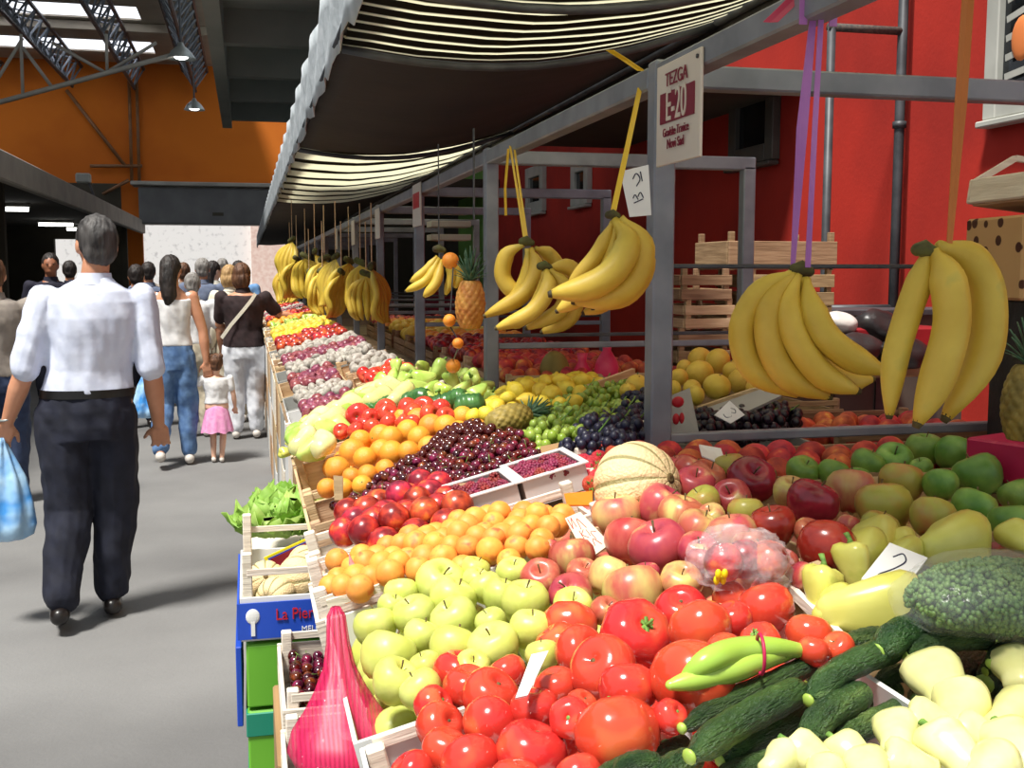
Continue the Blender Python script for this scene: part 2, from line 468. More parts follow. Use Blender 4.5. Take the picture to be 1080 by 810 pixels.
# left canopy
e0 = at_Y(150, 246, YE - .3); XC = e0.x; ZC = e0.z
b = MB(); b.box((XC, 20, ZC + .19), (.14, 30, .38), ch=.02); struct('trim_left_canopy', b, M_beamg)
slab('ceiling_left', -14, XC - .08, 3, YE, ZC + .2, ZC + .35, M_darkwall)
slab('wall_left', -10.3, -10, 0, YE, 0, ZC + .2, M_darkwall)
M_led = M_lampe
for (px, py, yy, lab) in ((6, 222, 24, 'fluorescent tube light cut by the left edge'), (59, 238, 28.5, 'fluorescent tube light second along the dark canopy'), (87, 247, 33, 'short-looking fluorescent tube light just left of the man\'s head')):
    c = at_Z(px, py, ZC + .05)
    if c.y > YE: c = at_Y(px, py, YE - 1)
    t = thing('strip_light', lab, 'ceiling light', (c.x, c.y, ZC + .08), group='strip lights under the left canopy')
    b = MB(); b.box((0, 0, .08), (.9, .14, .08), ch=.01); part('housing', b, M_wframe, t)
    b = MB(); b.tube([(-.42, 0, 0), (.42, 0, 0)], .045, 8); part('tube', b, M_lampe, t, True)
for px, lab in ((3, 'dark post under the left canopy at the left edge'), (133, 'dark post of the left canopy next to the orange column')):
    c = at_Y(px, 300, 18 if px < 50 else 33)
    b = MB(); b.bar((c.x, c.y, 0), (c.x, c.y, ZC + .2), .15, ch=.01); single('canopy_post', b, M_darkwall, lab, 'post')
# camera-like floodlight on the beam
q = at_Y(88, 188, 27); t = thing('floodlight', 'white box floodlight on top of the left canopy edge', 'floodlight', q)
b = MB(); b.box((0, 0, 0), (.32, .25, .22), ch=.03); part('housing', b, M_wframe, t); b = MB(); b.bar((.1, 0, -.05), (.28, 0, -.62), .05); part('bracket', b, M_steeld, t)

# ============================================================ red wall on the right
XW = 3.5
b = MB(); b.box((XW + .15, 8, 2.5), (.3, 15.5, 5.0)); struct('wall_right', b, M_red)
slab('wall_right_green', XW, XW + .3, y_at(511, XW), y_at(484, XW), 0, 4.5, M_green)
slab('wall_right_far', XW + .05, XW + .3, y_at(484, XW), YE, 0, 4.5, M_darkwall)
yj = y_at(966, XW); b = MB(); b.box((XW - .04, (yj + 1.0) / 2, 2.5), (.08, yj - 1.0, 5.0)); struct('wall_right_pilaster', b, M_red)
def window(n, y0, y1, z0, z1, x, fr=.07, glass=M_glass, fm=M_wframe, mull=None):
    f = MB(); yc = (y0 + y1) / 2; zc = (z0 + z1) / 2; T = .06
    for yy in (y0 + fr / 2, y1 - fr / 2): f.box((x, yy, zc), (T, fr, z1 - z0), ch=.006)
    for zz in (z0 + fr / 2, z1 - fr / 2): f.box((x, yc, zz), (T, y1 - y0 - 2 * fr, fr), ch=.006)
    f.box((x - .02, yc, z0 - .02), (.08, y1 - y0 + .02, .03), ch=.006)
    if mull: f.box((x, yc, zc), (T, .06, z1 - z0 - 2 * fr), ch=.006)
    o = struct('window_%d' % n, f, fm)
    g = MB(); g.box((x + .015, yc, zc), (.02, y1 - y0 - 2 * fr, z1 - z0 - 2 * fr)); part('pane', g, glass, o, world=True)
    return o
a = at_X(1041, 128, XW - .1); wy1 = a.y; wz0 = a.z
w = window(3, wy1 - 1.1, wy1, wz0, wz0 + 1.2, XW - .1, .09)
g = MB()
for k in range(7):
    z = wz0 + .18 + k * .085; g.bar((XW - .115, wy1 - .13, z), (XW - .115, wy1 - .42, z + .03 + .01 * k), .004, .03)
part('striped_curtain', g, M_wframe, w, world=True)
q = at_X(1078, 40, XW - .12); g = MB(); g.ball(q, (.015, .07, .10), 14, 8); part('orange_sticker', g, mat('orange_sticker', (228, 130, 70), rnd=0), w, True, True)
M_dkframe = mat('dark_window_frame', (70, 66, 60), (84, 80, 72), scale=4, rnd=0)
a = at_X(771, 178, XW - .03); c = at_X(820, 95, XW - .03)
window(4, c.y, a.y, a.z, at_X(771, 100, XW).z, XW - .03, .12, M_glass, M_dkframe)
for n, x0, x1, yb, yt in ((5, 556, 574, 226, 172), (6, 604, 622, 218, 165)):
    a = at_X(x0, yb, XW - .03); c = at_X(x1, yt, XW - .03); window(n, c.y, a.y, a.z, c.z, XW - .03, .13)
# pipes in front of the wall
yp = y_at(941, 3.4)
t = thing('scaffold', 'dark grey pipe frame with a rusty top bar in front of the red wall', 'pipe frame', (3.4, yp, 0))
xa = yp * math.tan(YAW + math.atan((868 - 540) / FOC)); zt = at_Y(900, 30, yp).z
b = MB(); b.tube([(3.4, yp, 0), (3.4, yp, 4.3)], .026, 12); part('upright', b, M_steeld, t, True, True)
b = MB(); b.tube([(xa, yp, 0), (xa, yp, zt)], .022, 12); part('upright', b, M_steeld, t, True, True)
b = MB(); b.tube([(xa - .02, yp, zt), (3.4, yp, zt)], .022, 12); part('top_bar', b, M_rust, t, True, True)
zb = at_Y(925, 325, yp).z; b = MB(); b.tube([(xa, yp, zb), (3.4, yp, zb)], .02, 8); part('lower_bar', b, M_steeld, t, True, True)
b = MB(); b.tube([(3.4, yp, at_Y(941, 128, yp).z), (3.4, yp, at_Y(941, 135, yp).z)], .036, 12); part('coupler', b, M_steeld, t, True, True)
# roof slabs added only to darken the wall behind the stalls
slab('ceiling_added_shade', 1.6, XW, y_at(842, XW) - .1, y_at(655, XW), 2.72, 2.8, M_darkwall)
slab('ceiling_added_shade_far', 1.9, XW, 15.2, 33, 2.75, 2.85, M_darkwall)

# ============================================================ stall frames
XF, XB = .8, 1.73
PY = [.55, y_at(695, XF), y_at(518, XF), y_at(443, XF)]
step = PY[3] - PY[2]
while PY[-1] < 17: PY.append(PY[-1] + step)
ZB = at_X(690, 80, XF).z
names = ['closest to the camera, outside the picture', 'carrying the white stall sign', 'between the two big hanging banana groups', 'carrying the small white and red sign',
         'fifth along the row', 'sixth along the row', 'seventh along the row', 'eighth along the row', 'ninth along the row', 'tenth along the row', 'eleventh along the row', 'twelfth along the row', 'thirteenth along the row']
for i, y in enumerate(PY):
    t = thing('metal_stall', 'grey steel tube stall frame %s' % names[min(i, 12)], 'stall', (XF, y, 0), group='stall frames')
    w = .045
    zf = SURF(XF) - .15
    if i > 0:
        b = MB(); b.bar((XF, y, 0), (XF, y, ZB + .02), w, ch=.004); part('front_post', b, M_steel, t, world=True)
        b = MB(); b.bar((XB, y, 0), (XB, y, ZB - .02), w, ch=.004); part('rear_post', b, M_steel, t, world=True)
        b = MB(); b.bar((XF + .0225, y, ZB - .01), (XB + .022, y, ZB - .01), w, ch=.004); part('cross_bar', b, M_steel, t, world=True)
        zz = 1.215 if i == 1 else 1.3
        b = MB(); b.bar((XF + .023, y, zz), (XB - .023, y, zz), .025, .02, ch=.003); part('cross_bar', b, M_steel, t, world=True)
        zz = at_Y(900, 281, y).z if i == 1 else 1.335
        b = MB(); b.bar((XF + .023, y, zz), (XB - .023, y, zz), .009 if i == 1 else .012, ch=.002); part('cross_bar', b, M_steeld, t, world=True)
    y2 = PY[i + 1] if i + 1 < len(PY) else y + .3
    b = MB(); b.bar((XF, y + .0226, ZB - .01), (XF, y2 - .0226, ZB - .01), w, ch=.004); part('front_beam', b, M_steel, t, world=True)
    # arms that carry the awning

# ============================================================ awning
M_cream = mat_nodes('cream_striped_tarp', lambda N, L, p, tc: None)
def cream(N, L, p, tc, period):
    sx = N.new('ShaderNodeSeparateXYZ'); L.new(tc.outputs['Object'], sx.inputs[0])
    m = N.new('ShaderNodeMath'); m.operation = 'MULTIPLY'; m.inputs[1].default_value = 2 * pi / period; L.new(sx.outputs[1], m.inputs[0])
    s = N.new('ShaderNodeMath'); s.operation = 'SINE'; L.new(m.outputs[0], s.inputs[0])
    r = N.new('ShaderNodeValToRGB'); e = r.color_ramp.elements; e[0].position = .18; e[0].color = lin((50, 44, 36)); e[1].position = .27; e[1].color = lin((240, 238, 220))
    m2 = N.new('ShaderNodeMath'); m2.operation = 'MULTIPLY_ADD'; m2.inputs[1].default_value = .5; m2.inputs[2].default_value = .5
    L.new(s.outputs[0], m2.inputs[0]); L.new(m2.outputs[0], r.inputs[0]); L.new(r.outputs[0], p.inputs['Base Color']); p.inputs['Roughness'].default_value = .7
    t = N.new('ShaderNodeBsdfTranslucent'); L.new(r.outputs[0], t.inputs[0]); mx = N.new('ShaderNodeMixShader'); mx.inputs[0].default_value = .8
    o = [n for n in N if n.type == 'OUTPUT_MATERIAL'][0]
    L.new(p.outputs[0], mx.inputs[1]); L.new(t.outputs[0], mx.inputs[2]); L.new(mx.outputs[0], o.inputs[0])
MATS.pop('cream_striped_tarp'); bpy.data.materials.remove(M_cream)
M_cream = mat_nodes('cream_striped_tarp', lambda N, L, p, tc: cream(N, L, p, tc, .112))
M_cream2 = mat_nodes('cream_wide_tarp', lambda N, L, p, tc: cream(N, L, p, tc, .62))
M_tarp = mat('dark_brown_tarp', (30, 24, 19), (40, 32, 25), scale=3, rough=.8, bump=.3, bscale=6, rnd=0)
M_val = mat('pale_valance', (214, 220, 224), (188, 196, 200), scale=9, rough=.7, bump=.5, bscale=25, rnd=0, tl=.25)
X0, X1, ZA = .31, 1.58, 2.25
def canopy_z(x, y, sag): 
    u = (x - X0) / (X1 - X0); return ZA + .02 + .14 * u ** 1.6 - sag * sin(pi * u)
def sheet(y0, y1, ny, sag, wave=None, wid=0):
    P = []
    for j in range(ny + 1):
        y = lerp(y0, y1, j / ny); sg = sag(y) if callable(sag) else sag
        P.append([V((lerp(X0, X1, i / 16), y, canopy_z(lerp(X0, X1, i / 16), y, sg) + (wave * sin(2 * pi * y / .112) if wave else 0) + .008 * noise.noise(V((i * .4, y * 2, 3))))) for i in range(17)])
    return P
t = thing('stall_awning', 'long fabric awning over the stalls with cream striped and dark brown panels', 'awning', (X0, 1.2, ZA))
ya = at_X(700, 50, 1.1).y
b = MB(); b.grid(sheet(.3, 3.55, 350, .06, .008), .004); part('striped_panel', b, M_cream, t, True, True)
b = MB(); b.grid(sheet(3.552, 6.5, 40, lambda y: .06 + .03 * sin(pi * (y - 3.55) / 2.95)), .004); part('dark_panel', b, M_tarp, t, True, True)
b = MB(); b.grid(sheet(6.502, 11.5, 60, .05), .004); part('cream_panel', b, M_cream2, t, True, True)
b = MB(); b.grid(sheet(11.502, 30, 60, .03), .004); part('far_panel', b, M_tarp, t, True, True)
# torn pale valance facing the aisle
P = []; n = 260
for j in range(n + 1):
    y = lerp(.3, 32, (j / n) ** 1.6)
    tear = .035 * noise.noise(V((y * 3.1, 0, 0))) + .02 * noise.noise(V((y * 11, 5, 0))) - (.03 if (y * 1.3) % 1 < .12 else 0)
    P.append([V((X0 - .012 + .012 * sin(y * 9 + k), y, lerp(ZA + tear, ZA + .3, k / 5))) for k in range(6)])
b = MB(); b.grid(P, .003); part('valance', b, M_val, t, True, True)
b = MB(); b.tube([(X0, .3, ZA + .05), (X0, 30, ZA + .05)], .015, 8); part('front_rail', b, M_steeld, t, True, True)
b = MB(); b.tube([(X1, .3, ZA + .15), (X1, 30, ZA + .15)], .018, 8); part('rear_rail', b, M_steeld, t, True, True)
for yy in (2.75, 3.56, 6.5):
    b = MB(); b.tube([(lerp(X0, X1, k / 10), yy, canopy_z(lerp(X0, X1, k / 10), yy, .07) - .02) for k in range(11)], .013, 8); part('batten', b, M_steeld, t, True, True)
# back drop of the canopy: dark flap along the wall side
P = [[V((X1 + .01, lerp(.3, 16, j / 60), lerp(ZA + .15, ZA + .02 - .01 * sin(j), k / 3))) for k in range(4)] for j in range(61)]
b = MB(); b.grid(P, .003); part('rear_flap', b, M_tarp, t, True, True)

# ============================================================ tables
M_ply = wood('table_board', (126, 104, 78), (150, 126, 96))
tn = ['nearest table under the tomatoes and apples', 'table under the cherries and oranges', 'table under the pale peppers', 'fourth table along the aisle', 'fifth table along the aisle', 'sixth table along the aisle', 'seventh table along the aisle', 'eighth table along the aisle', 'ninth table along the aisle']
SL = math.atan(.25)
for i in range(len(PY) - 1):
    y0, y1 = PY[i] + .035, PY[i + 1] - .035; yc = (y0 + y1) / 2
    lab = ('wooden market ' + tn[i]) if i < 9 else 'wooden market table far down the aisle, small and mostly hidden'
    t = thing('market_table', lab, 'table', (.8, yc, 0), group='market tables')
    def zz(x): return 1.035 + .25 * x - .135
    b = MB(); b.bar((.14, yc, zz(.14)), (.66, yc, zz(.66)), y1 - y0, .02); part('sloping_top', b, M_ply, t, world=True)
    b = MB(); b.box((1.19, yc, 1.2 - .137), (1.0, y1 - y0, .02)); part('flat_top', b, M_ply, t, world=True)
    lx = .5 if i < 2 else .195
    for (xx, yy) in ((lx, y0 + .05), (lx, y1 - .05), (1.2, y0 + .05), (1.2, y1 - .05), (1.62, y0 + .05), (1.62, y1 - .05)):
        h = min(zz(xx), 1.2 - .137) - .012; b = MB(); b.box((xx, yy, h / 2), (.045, .045, h), ch=.004); part('leg', b, M_steeld, t, world=True)
# ============================================================ produce prototypes (unit radius, reused as copies)
def ORD(n): return ['first', 'second', 'third', 'fourth', 'fifth', 'sixth', 'seventh', 'eighth', 'ninth', 'tenth', 'eleventh', 'twelfth', 'thirteenth', 'fourteenth', 'fifteenth', 'sixteenth'][min(n, 15)]
M_stem = mat('brown_stem', (78, 62, 34), (110, 90, 50), scale=4, rnd=0, rough=.8)
M_gstem = mat('green_stem', (70, 110, 40), (120, 160, 70), scale=4, rnd=0, rough=.7)
def proto(name, cat, build, mats, extra=(), smooth=True):
    """thing with one body part and further small parts"""
    t = thing(name, name.replace('_', ' ') + ' from the stall', cat)
    mb = MB(); build(mb)
    if not extra:
        COL.objects.unlink(t); bpy.data.objects.remove(t)
        o = bpy.data.objects.new(name, mb.mesh(name, mats, smooth)); COL.objects.link(o); _tag(o, name, cat); return o
    part('body', mb, mats, t, smooth)
    for (pn, fn, pm) in extra:
        b = MB(); fn(b); part(pn, b, pm, t, True)
    return t
APROF = [(.0, -.74), (.16, -.84), (.36, -.9), (.6, -.78), (.82, -.48), (.97, -.08), (1.0, .2), (.93, .52), (.74, .78), (.5, .88), (.3, .84), (.16, .68), (.04, .56)]
def apple_body(seed, tall=1.):
    def fn(b):
        b.lathe([(r, z * .93 * tall) for r, z in APROF], 20,
            lambda q, a, t: V((q.x * (1 + .035 * sin(5 * a + seed) * (1 - t)), q.y * (1 + .035 * sin(5 * a + seed)), q.z + .03 * sin(a + seed) + (.035 * cos(5 * a) if t < .25 else 0))))
    return fn
def apple_stem(b): b.tube([(0, 0, .5), (.03, .01, .75), (.1, .03, 1.0)], [.035, .03, .045], 6)
M_gold = mat('golden_apple_skin', (192, 200, 88), (208, 212, 112), scale=1.2, rough=.38, bump=.05, rnd=.07, c3=(220, 208, 118), spec=.4, sss=.05)
M_redap = mat('red_apple_skin', (166, 44, 48), (192, 92, 74), scale=.8, rough=.3, rnd=.14, c3=(214, 186, 112), stretch=(1.2, 1.2, .5), detail=6, lo=.38, hi=.56)
M_blush = mat('blush_apple_skin', (188, 78, 72), (206, 176, 104), scale=.8, rough=.33, rnd=.12, c3=(214, 210, 110), stretch=(1.2, 1.2, .5), detail=6, lo=.36, hi=.6)
M_deepred = mat('deep_red_apple_skin', (134, 12, 26), (170, 26, 34), scale=1.2, rough=.22, rnd=.08, c3=(200, 90, 50), coat=.2, lo=.4, hi=.66)
M_grap = mat('green_apple_skin', (84, 132, 42), (124, 164, 66), scale=1., rough=.35, rnd=.1, c3=(158, 178, 86), detail=4)
M_yelap = mat('yellow_green_apple_skin', (176, 170, 70), (196, 120, 66), scale=.7, rough=.33, rnd=.1, lo=.5, hi=.75)
def apple_proto(name, m, seed): return proto(name, 'apple', apple_body(seed), m, [('stem', apple_stem, M_stem)])
A_gold = [apple_proto('golden_apple', M_gold, s) for s in (0, 2)]
A_red = [apple_proto('red_apple', M_redap, 1)]; A_blush = [apple_proto('blushed_apple', M_blush, 2)]
A_deep = [apple_proto('dark_red_apple', M_deepred, 3)]; A_green = [apple_proto('green_apple', M_grap, 1)]; A_yel = [apple_proto('yellow_apple', M_yelap, 4)]
M_tom = mat('tomato_skin', (196, 36, 20), (212, 56, 26), scale=.9, rough=.17, rnd=.05, coat=.3, c3=(222, 96, 44), detail=1, lo=.3, hi=.62)
def tomato_body(k, l):
    def fn(b):
        pr = [(0, -.78), (.3, -.8), (.62, -.68), (.88, -.4), (1.0, -.02), (.96, .32), (.78, .6), (.5, .76), (.28, .74), (.12, .64), (.02, .6)]
        b.lathe(pr, 28, lambda q, a, t: V((q.x * (1 + l * cos(k * a) * t), q.y * (1 + l * cos(k * a) * t), q.z * (1 + .02 * sin(2 * a)))))
    return fn
def calyx(n, L, z, r0=.05):
    def fn(b):
        for i in range(n):
            a = 2 * pi * i / n + .3 * sin(i * 3)
            d = V((cos(a), sin(a), 0)); w = V((-sin(a), cos(a), 0))
            P = []
            for j in range(5):
                u = j / 4; wd = L * .17 * sin(pi * min(1, u * .8 + .2)) + .005
                c = d * (L * u) + V((0, 0, z + .10 * L * sin(u * 2.4) + .12 * L * u * sin(i * 2.1)))
                P.append([c - w * wd, c + V((0, 0, -.02 * L)), c + w * wd])
            b.grid(P, .015)
        b.tube([(0, 0, z - .05), (.02, 0, z + .12), (.06, .02, z + .28)], [r0, r0 * .8, r0 * .9], 6)
    return fn
T_a = proto('tomato', 'tomato', tomato_body(5, .05), M_tom, [('stem_scar', lambda b: b.ball((0, 0, .6), (.13, .13, .05), 8, 4), M_gstem)])
T_b = proto('tomato', 'tomato', tomato_body(7, .06), M_tom, [('calyx', calyx(6, .34, .66), M_gstem)])
T_c = proto('tomato', 'tomato', tomato_body(3, .025), M_tom, [('stem_scar', lambda b: b.ball((0, 0, .6), (.09, .09, .05), 8, 4), M_stem)])
def peach_body(tall=.95, g=.07):
    def fn(b):
        def f(q):
            a = math.atan2(q.y, q.x); k = 1 - g * math.exp(-(a / .28) ** 2) * (.4 + .6 * abs(q.z + .4))
            return V((q.x * k, q.y * k, q.z * tall - .1 * math.exp(-((q.x ** 2 + q.y ** 2) / .05)) * (1 if q.z > 0 else 0)))
        b.ball((0, 0, 0), 1, 18, 12, f=f)
    return fn
M_apr = mat('apricot_skin', (232, 140, 34), (240, 160, 56), scale=1, rough=.55, rnd=.07, c3=(226, 104, 44), detail=2, lo=.35, hi=.6)
M_nect = mat('nectarine_skin', (120, 14, 26), (196, 36, 26), scale=1.1, rough=.28, rnd=.12, c3=(226, 110, 36), lo=.4, hi=.57)
M_peach = mat('peach_skin', (150, 26, 24), (206, 74, 40), scale=1, rough=.65, rnd=.15, c3=(226, 150, 60), lo=.35, hi=.6)
P_apr = proto('apricot', 'apricot', peach_body(.95, .08), M_apr)
P_nect = proto('nectarine', 'nectarine', peach_body(.98, .05), M_nect); P_peach = proto('peach', 'peach', peach_body(.9, .06), M_peach)
M_or = mat('orange_peel', (238, 142, 10), (244, 160, 22), scale=1, rough=.4, bump=.25, bscale=16, rnd=.07)
M_lem = mat('lemon_peel', (222, 190, 24), (236, 210, 50), scale=1, rough=.42, bump=.25, bscale=14, rnd=.06)
M_grf = mat('grapefruit_peel', (216, 178, 40), (228, 190, 62), scale=1, rough=.42, bump=.25, bscale=18, rnd=.05)
P_or = proto('orange_fruit', 'orange', lambda b: b.ball((0, 0, 0), (1, 1, .95), 18, 12), M_or, [('navel', lambda b: b.ball((0, 0, .93), (.1, .1, .04), 8, 4), M_gstem)])
P_grf = proto('grapefruit', 'grapefruit', lambda b: b.ball((0, 0, 0), (1, 1, .92), 18, 12), M_grf, [('navel', lambda b: b.ball((0, 0, .9), (.09, .09, .04), 8, 4), M_stem)])
P_lem = proto('lemon', 'lemon', lambda b: b.lathe([(.02, -1.32), (.15, -1.28), (.22, -1.12), (.5, -.9), (.82, -.5), (.95, 0), (.84, .5), (.55, .88), (.25, 1.08), (.1, 1.16), (.02, 1.18)], 16), M_lem)
M_cher = mat('cherry_skin', (56, 4, 14), (100, 8, 22), scale=.7, rough=.13, rnd=.3, coat=.5, c3=(150, 16, 28), lo=.4, hi=.6)
def cherry(b):
    b.cur = 0; b.ball((0, 0, 0), (1, .96, .93), 12, 8, f=lambda q: V((q.x, q.y, q.z - .22 * math.exp(-(q.x ** 2 + q.y ** 2) / .08) * (q.z > 0))))
    b.cur = 1; b.tube([(0, 0, .7), (.25, .05, 1.4), (.9, .2, 2.2)], [.06, .05, .07], 4)
P_cher = proto('cherry', 'cherry', cherry, [M_cher, M_gstem])
P_cher0 = proto('cherry', 'cherry', lambda b: b.ball((0, 0, 0), (1, .96, .93), 12, 8, f=lambda q: V((q.x, q.y, q.z - .22 * math.exp(-(q.x ** 2 + q.y ** 2) / .08) * (q.z > 0)))), M_cher)
M_ras = mat('raspberry_skin', (112, 22, 44), (150, 36, 60), scale=2, rough=.45, rnd=.2, bump=.2)
def rasp(b):
    for i in range(5):
        z = -.6 + i * .42; rr = [.5, .78, .8, .62, .25][i]; n = [6, 9, 9, 7, 3][i]
        for k in range(n):
            a = 2 * pi * (k + .5 * (i % 2)) / n; b.ball((rr * cos(a), rr * sin(a), z), .36, 6, 4)
P_ras = proto('raspberry', 'raspberry', rasp, M_ras)
M_str = mat('strawberry_skin', (190, 20, 22), (214, 44, 30), scale=1.5, rough=.3, bump=.5, bscale=9, rnd=.12)
P_str = proto('strawberry', 'strawberry', lambda b: b.lathe([(.02, -1.25), (.3, -1.1), (.62, -.6), (.85, 0), (.9, .4), (.7, .72), (.3, .8), (.02, .76)], 14), M_str, [('calyx', calyx(7, .75, .72, .04), M_gstem)])
# peppers and cucumbers lie along their local z axis, length 2
def pepper(l, k, tip, n=26):
    def fn(b):
        b.lathe([(.02, -1), (tip * .6, -.97), (tip, -.82), (.38, -.35), (.5, .2), (.56, .6), (.5, .85), (.3, .96), (.12, .9)], n,
            lambda q, a, t: V((q.x * (1 + l * cos(k * a) + .05 * sin(q.z * 5 + a)), q.y * (1 + l * cos(k * a)), q.z + .05 * cos(k * a) * t)) + V((.12 * sin(q.z * 1.3), 0, 0)))
    return fn
def pstem(b): b.tube([(.12, 0, .88), (.14, .02, 1.12), (.26, .05, 1.38)], [.14, .07, .09], 8)
M_pale = mat('pale_pepper_skin', (218, 216, 134), (232, 228, 160), scale=.9, rough=.25, rnd=.05, coat=.15, sss=.08, c3=(214, 222, 130))
M_yelp = mat('yellow_pepper_skin', (206, 204, 84), (222, 220, 110), scale=.9, rough=.28, rnd=.06, coat=.1, c3=(186, 196, 74))
M_lime = mat('light_green_pepper_skin', (150, 186, 60), (196, 214, 112), scale=.8, rough=.3, rnd=.1, coat=.1)
P_pale = proto('pale_pepper', 'pepper', pepper(.07, 3, .34), M_pale, [('stem', pstem, M_gstem)])
P_yelp = proto('yellow_pepper', 'pepper', pepper(.10, 3, .26), M_yelp, [('stem', pstem, M_gstem)])
P_lime = proto('green_pepper', 'pepper', pepper(.12, 3, .2), M_lime, [('stem', pstem, M_gstem)])
P_pal0 = proto('pale_pepper', 'pepper', pepper(.10, 3, .2, 14), M_yelp)
M_cuc = mat('cucumber_skin', (30, 58, 26), (54, 84, 36), scale=1.3, rough=.38, bump=.8, bscale=10, rnd=.12, c3=(92, 118, 58), stretch=(3, 3, .8), lo=.4, hi=.62)
M_cuc2 = mat('cucumber_tip', (150, 180, 70), (170, 200, 84), scale=2, rough=.4, rnd=.05)
def cuc(bend):
    def fn(b):
        n = 22; P = []; r = []
        for i in range(n + 1):
            z = -1 + 2 * i / n; P.append((bend * (1 - z * z), .03 * sin(z * 4), z))
            e = 1 - abs(z) ** 7 * .42; r.append(.2 * e * (1 + .035 * sin(i * 1.7)))
        b.tube(P[1:-1], [r[1] * .78] + r[2:-2] + [r[-2] * .72], 14, round_=True)
    return fn
P_cuc = [proto('cucumber', 'cucumber', cuc(bd), M_cuc, [('tip', lambda b, bd=bd: b.ball((bd * .06, 0, -1.045), (.1, .1, .04), 10, 6), M_cuc2)]) for bd in (.05, .14)]
M_zuc = mat('courgette_skin', (34, 84, 36), (70, 122, 58), scale=1.3, rough=.3, rnd=.12, stretch=(5, 5, .3))
P_zuc = proto('courgette', 'courgette', cuc(.06), M_zuc)

SPOT = []     # (position, radius) of everything placed, for keeping copies apart
def relax(items, fixed=(), it=30, slack=.97, lock=0):
    """items: [pos, r]; push overlapping spheres apart"""
    n = len(items)
    for _ in range(it):
        mv = False
        for i in range(n):
            a = items[i]
            for j in range(i + 1, n):
                b = items[j]; d = b[0] - a[0]; s = (a[1] + b[1]) * slack
                if abs(d.x) > s or abs(d.y) > s or abs(d.z) > s: continue
                L = d.length
                if L < s:
                    mv = True; d = d / L if L > 1e-6 else V((0, 0, 1)); k = (s - L) / 2
                    a[0] -= d * k; b[0] += d * k
        if not mv: break
    return items
def rnd_rot(tilt=.6): return (RN.uniform(-tilt, tilt), RN.uniform(-tilt, tilt), RN.uniform(0, 6.28))
def row_labels(items, desc, heap, rowh):
    """a label per item from its row and place in the heap, counted as one sees it"""
    P = [project(i[0]) for i in items]; y0 = max(p[1] for p in P)
    rows = {}
    for k, p in enumerate(P): rows.setdefault(int((y0 - p[1]) / rowh), []).append(k)
    out = [None] * len(items)
    for rn, ks in enumerate(rows[q] for q in sorted(rows)):
        ks.sort(key=lambda k: P[k][0])
        for c, k in enumerate(ks):
            d = desc(k) if callable(desc) else desc
            out[k] = '%s, %s from left, %s row up, %s' % (d, ORD(c), ORD(rn), heap)
    return out
def hero(pts, protos, desc, heap, group, rowh, dz=0, rlim=(.0, 1), zsc=1, f=SURF, tilt=.6, face=None):
    items = []
    for q in pts:
        p = at_S(q[0], q[1], dz + (q[3] if len(q) > 3 else 0), f); r = q[2] * depth(p) / FOC
        items.append([p, max(rlim[0], min(rlim[1], r))])
    relax(items, it=14, slack=.9)
    labs = row_labels(items, desc, heap, rowh)
    for k, (p, r) in enumerate(items):
        pr = protos(k) if callable(protos) else RN.choice(protos)
        place(pr, p, rnd_rot(tilt), r, labs[k], group); SPOT.append((p.copy(), r))
    return items
def inpoly(x, y, P):
    c = False; j = len(P) - 1
    for i in range(len(P)):
        if (P[i][1] > y) != (P[j][1] > y) and x < (P[j][0] - P[i][0]) * (y - P[i][1]) / (P[j][1] - P[i][1]) + P[i][0]: c = not c
        j = i
    return c
def fill(poly, r, dz=0, jz=.5, sp=1.98, layers=1, mound=0, f=SURF, rv=.08):
    c = [at_S(x, y, dz, f) for x, y in poly]
    x0 = min(p.x for p in c) - r; x1 = max(p.x for p in c) + r; y0 = min(p.y for p in c) - r; y1 = max(p.y for p in c) + r
    cx, cy = (x0 + x1) / 2, (y0 + y1) / 2; out = []
    for L in range(layers):
        j = 0; y = y0
        while y < y1:
            x = x0 + (r * sp / 2 if (j + L) % 2 else 0)
            while x < min(x1, 1.66):
                X = x + RN.uniform(-.25, .25) * r; Y = y + RN.uniform(-.25, .25) * r
                m = mound * max(0, 1 - ((X - cx) / (x1 - x0) * 2) ** 2) * max(0, 1 - ((Y - cy) / (y1 - y0) * 2) ** 2)
                p = V((X, Y, f(X, Y) + dz + m + RN.uniform(-jz, jz) * r - L * r * 1.5))
                if inpoly(*project(V((X, Y, f(X, Y) + dz))), poly): out.append([p, r * (1 + RN.uniform(-rv, rv))])
                x += r * sp
            y += r * sp * .866; j += 1
    return out
def heapof(items, protos, label, group, labels=None, tilt=3, maxn=300):
    items.sort(key=lambda i: depth(i[0]))
    for k, (p, r) in enumerate(items[:maxn]):
        place(RN.choice(protos), p, rnd_rot(tilt), r, labels[k] if labels else label, group)
    return items[maxn:]
def stuff_balls(name, items, m, label, cat, seg=7):
    b = MB()
    for p, r in items: b.ball(p, r, seg, 5)
    return single(name, b, m, label, cat, None, 'stuff', True)
def lay(pr, a, b, wid, dz=0, f=SURF, label=None, group=None, roll=None, dz2=None, loc=None):
    """lie a long thing from picture point a to b; wid = full width in metres, as seen there"""
    if loc: A, B = loc
    else: A = at_S(a[0], a[1], dz, f); B = at_S(b[0], b[1], dz if dz2 is None else dz2, f)
    d = B - A; L = d.length / 2
    q = d.to_track_quat('Z', 'Y').to_matrix() @ Matrix.Rotation(RN.uniform(0, 6.28) if roll is None else roll, 3, 'Z')
    return place(pr, (A + B) / 2, q.to_euler(), (wid, wid, L), label, group)

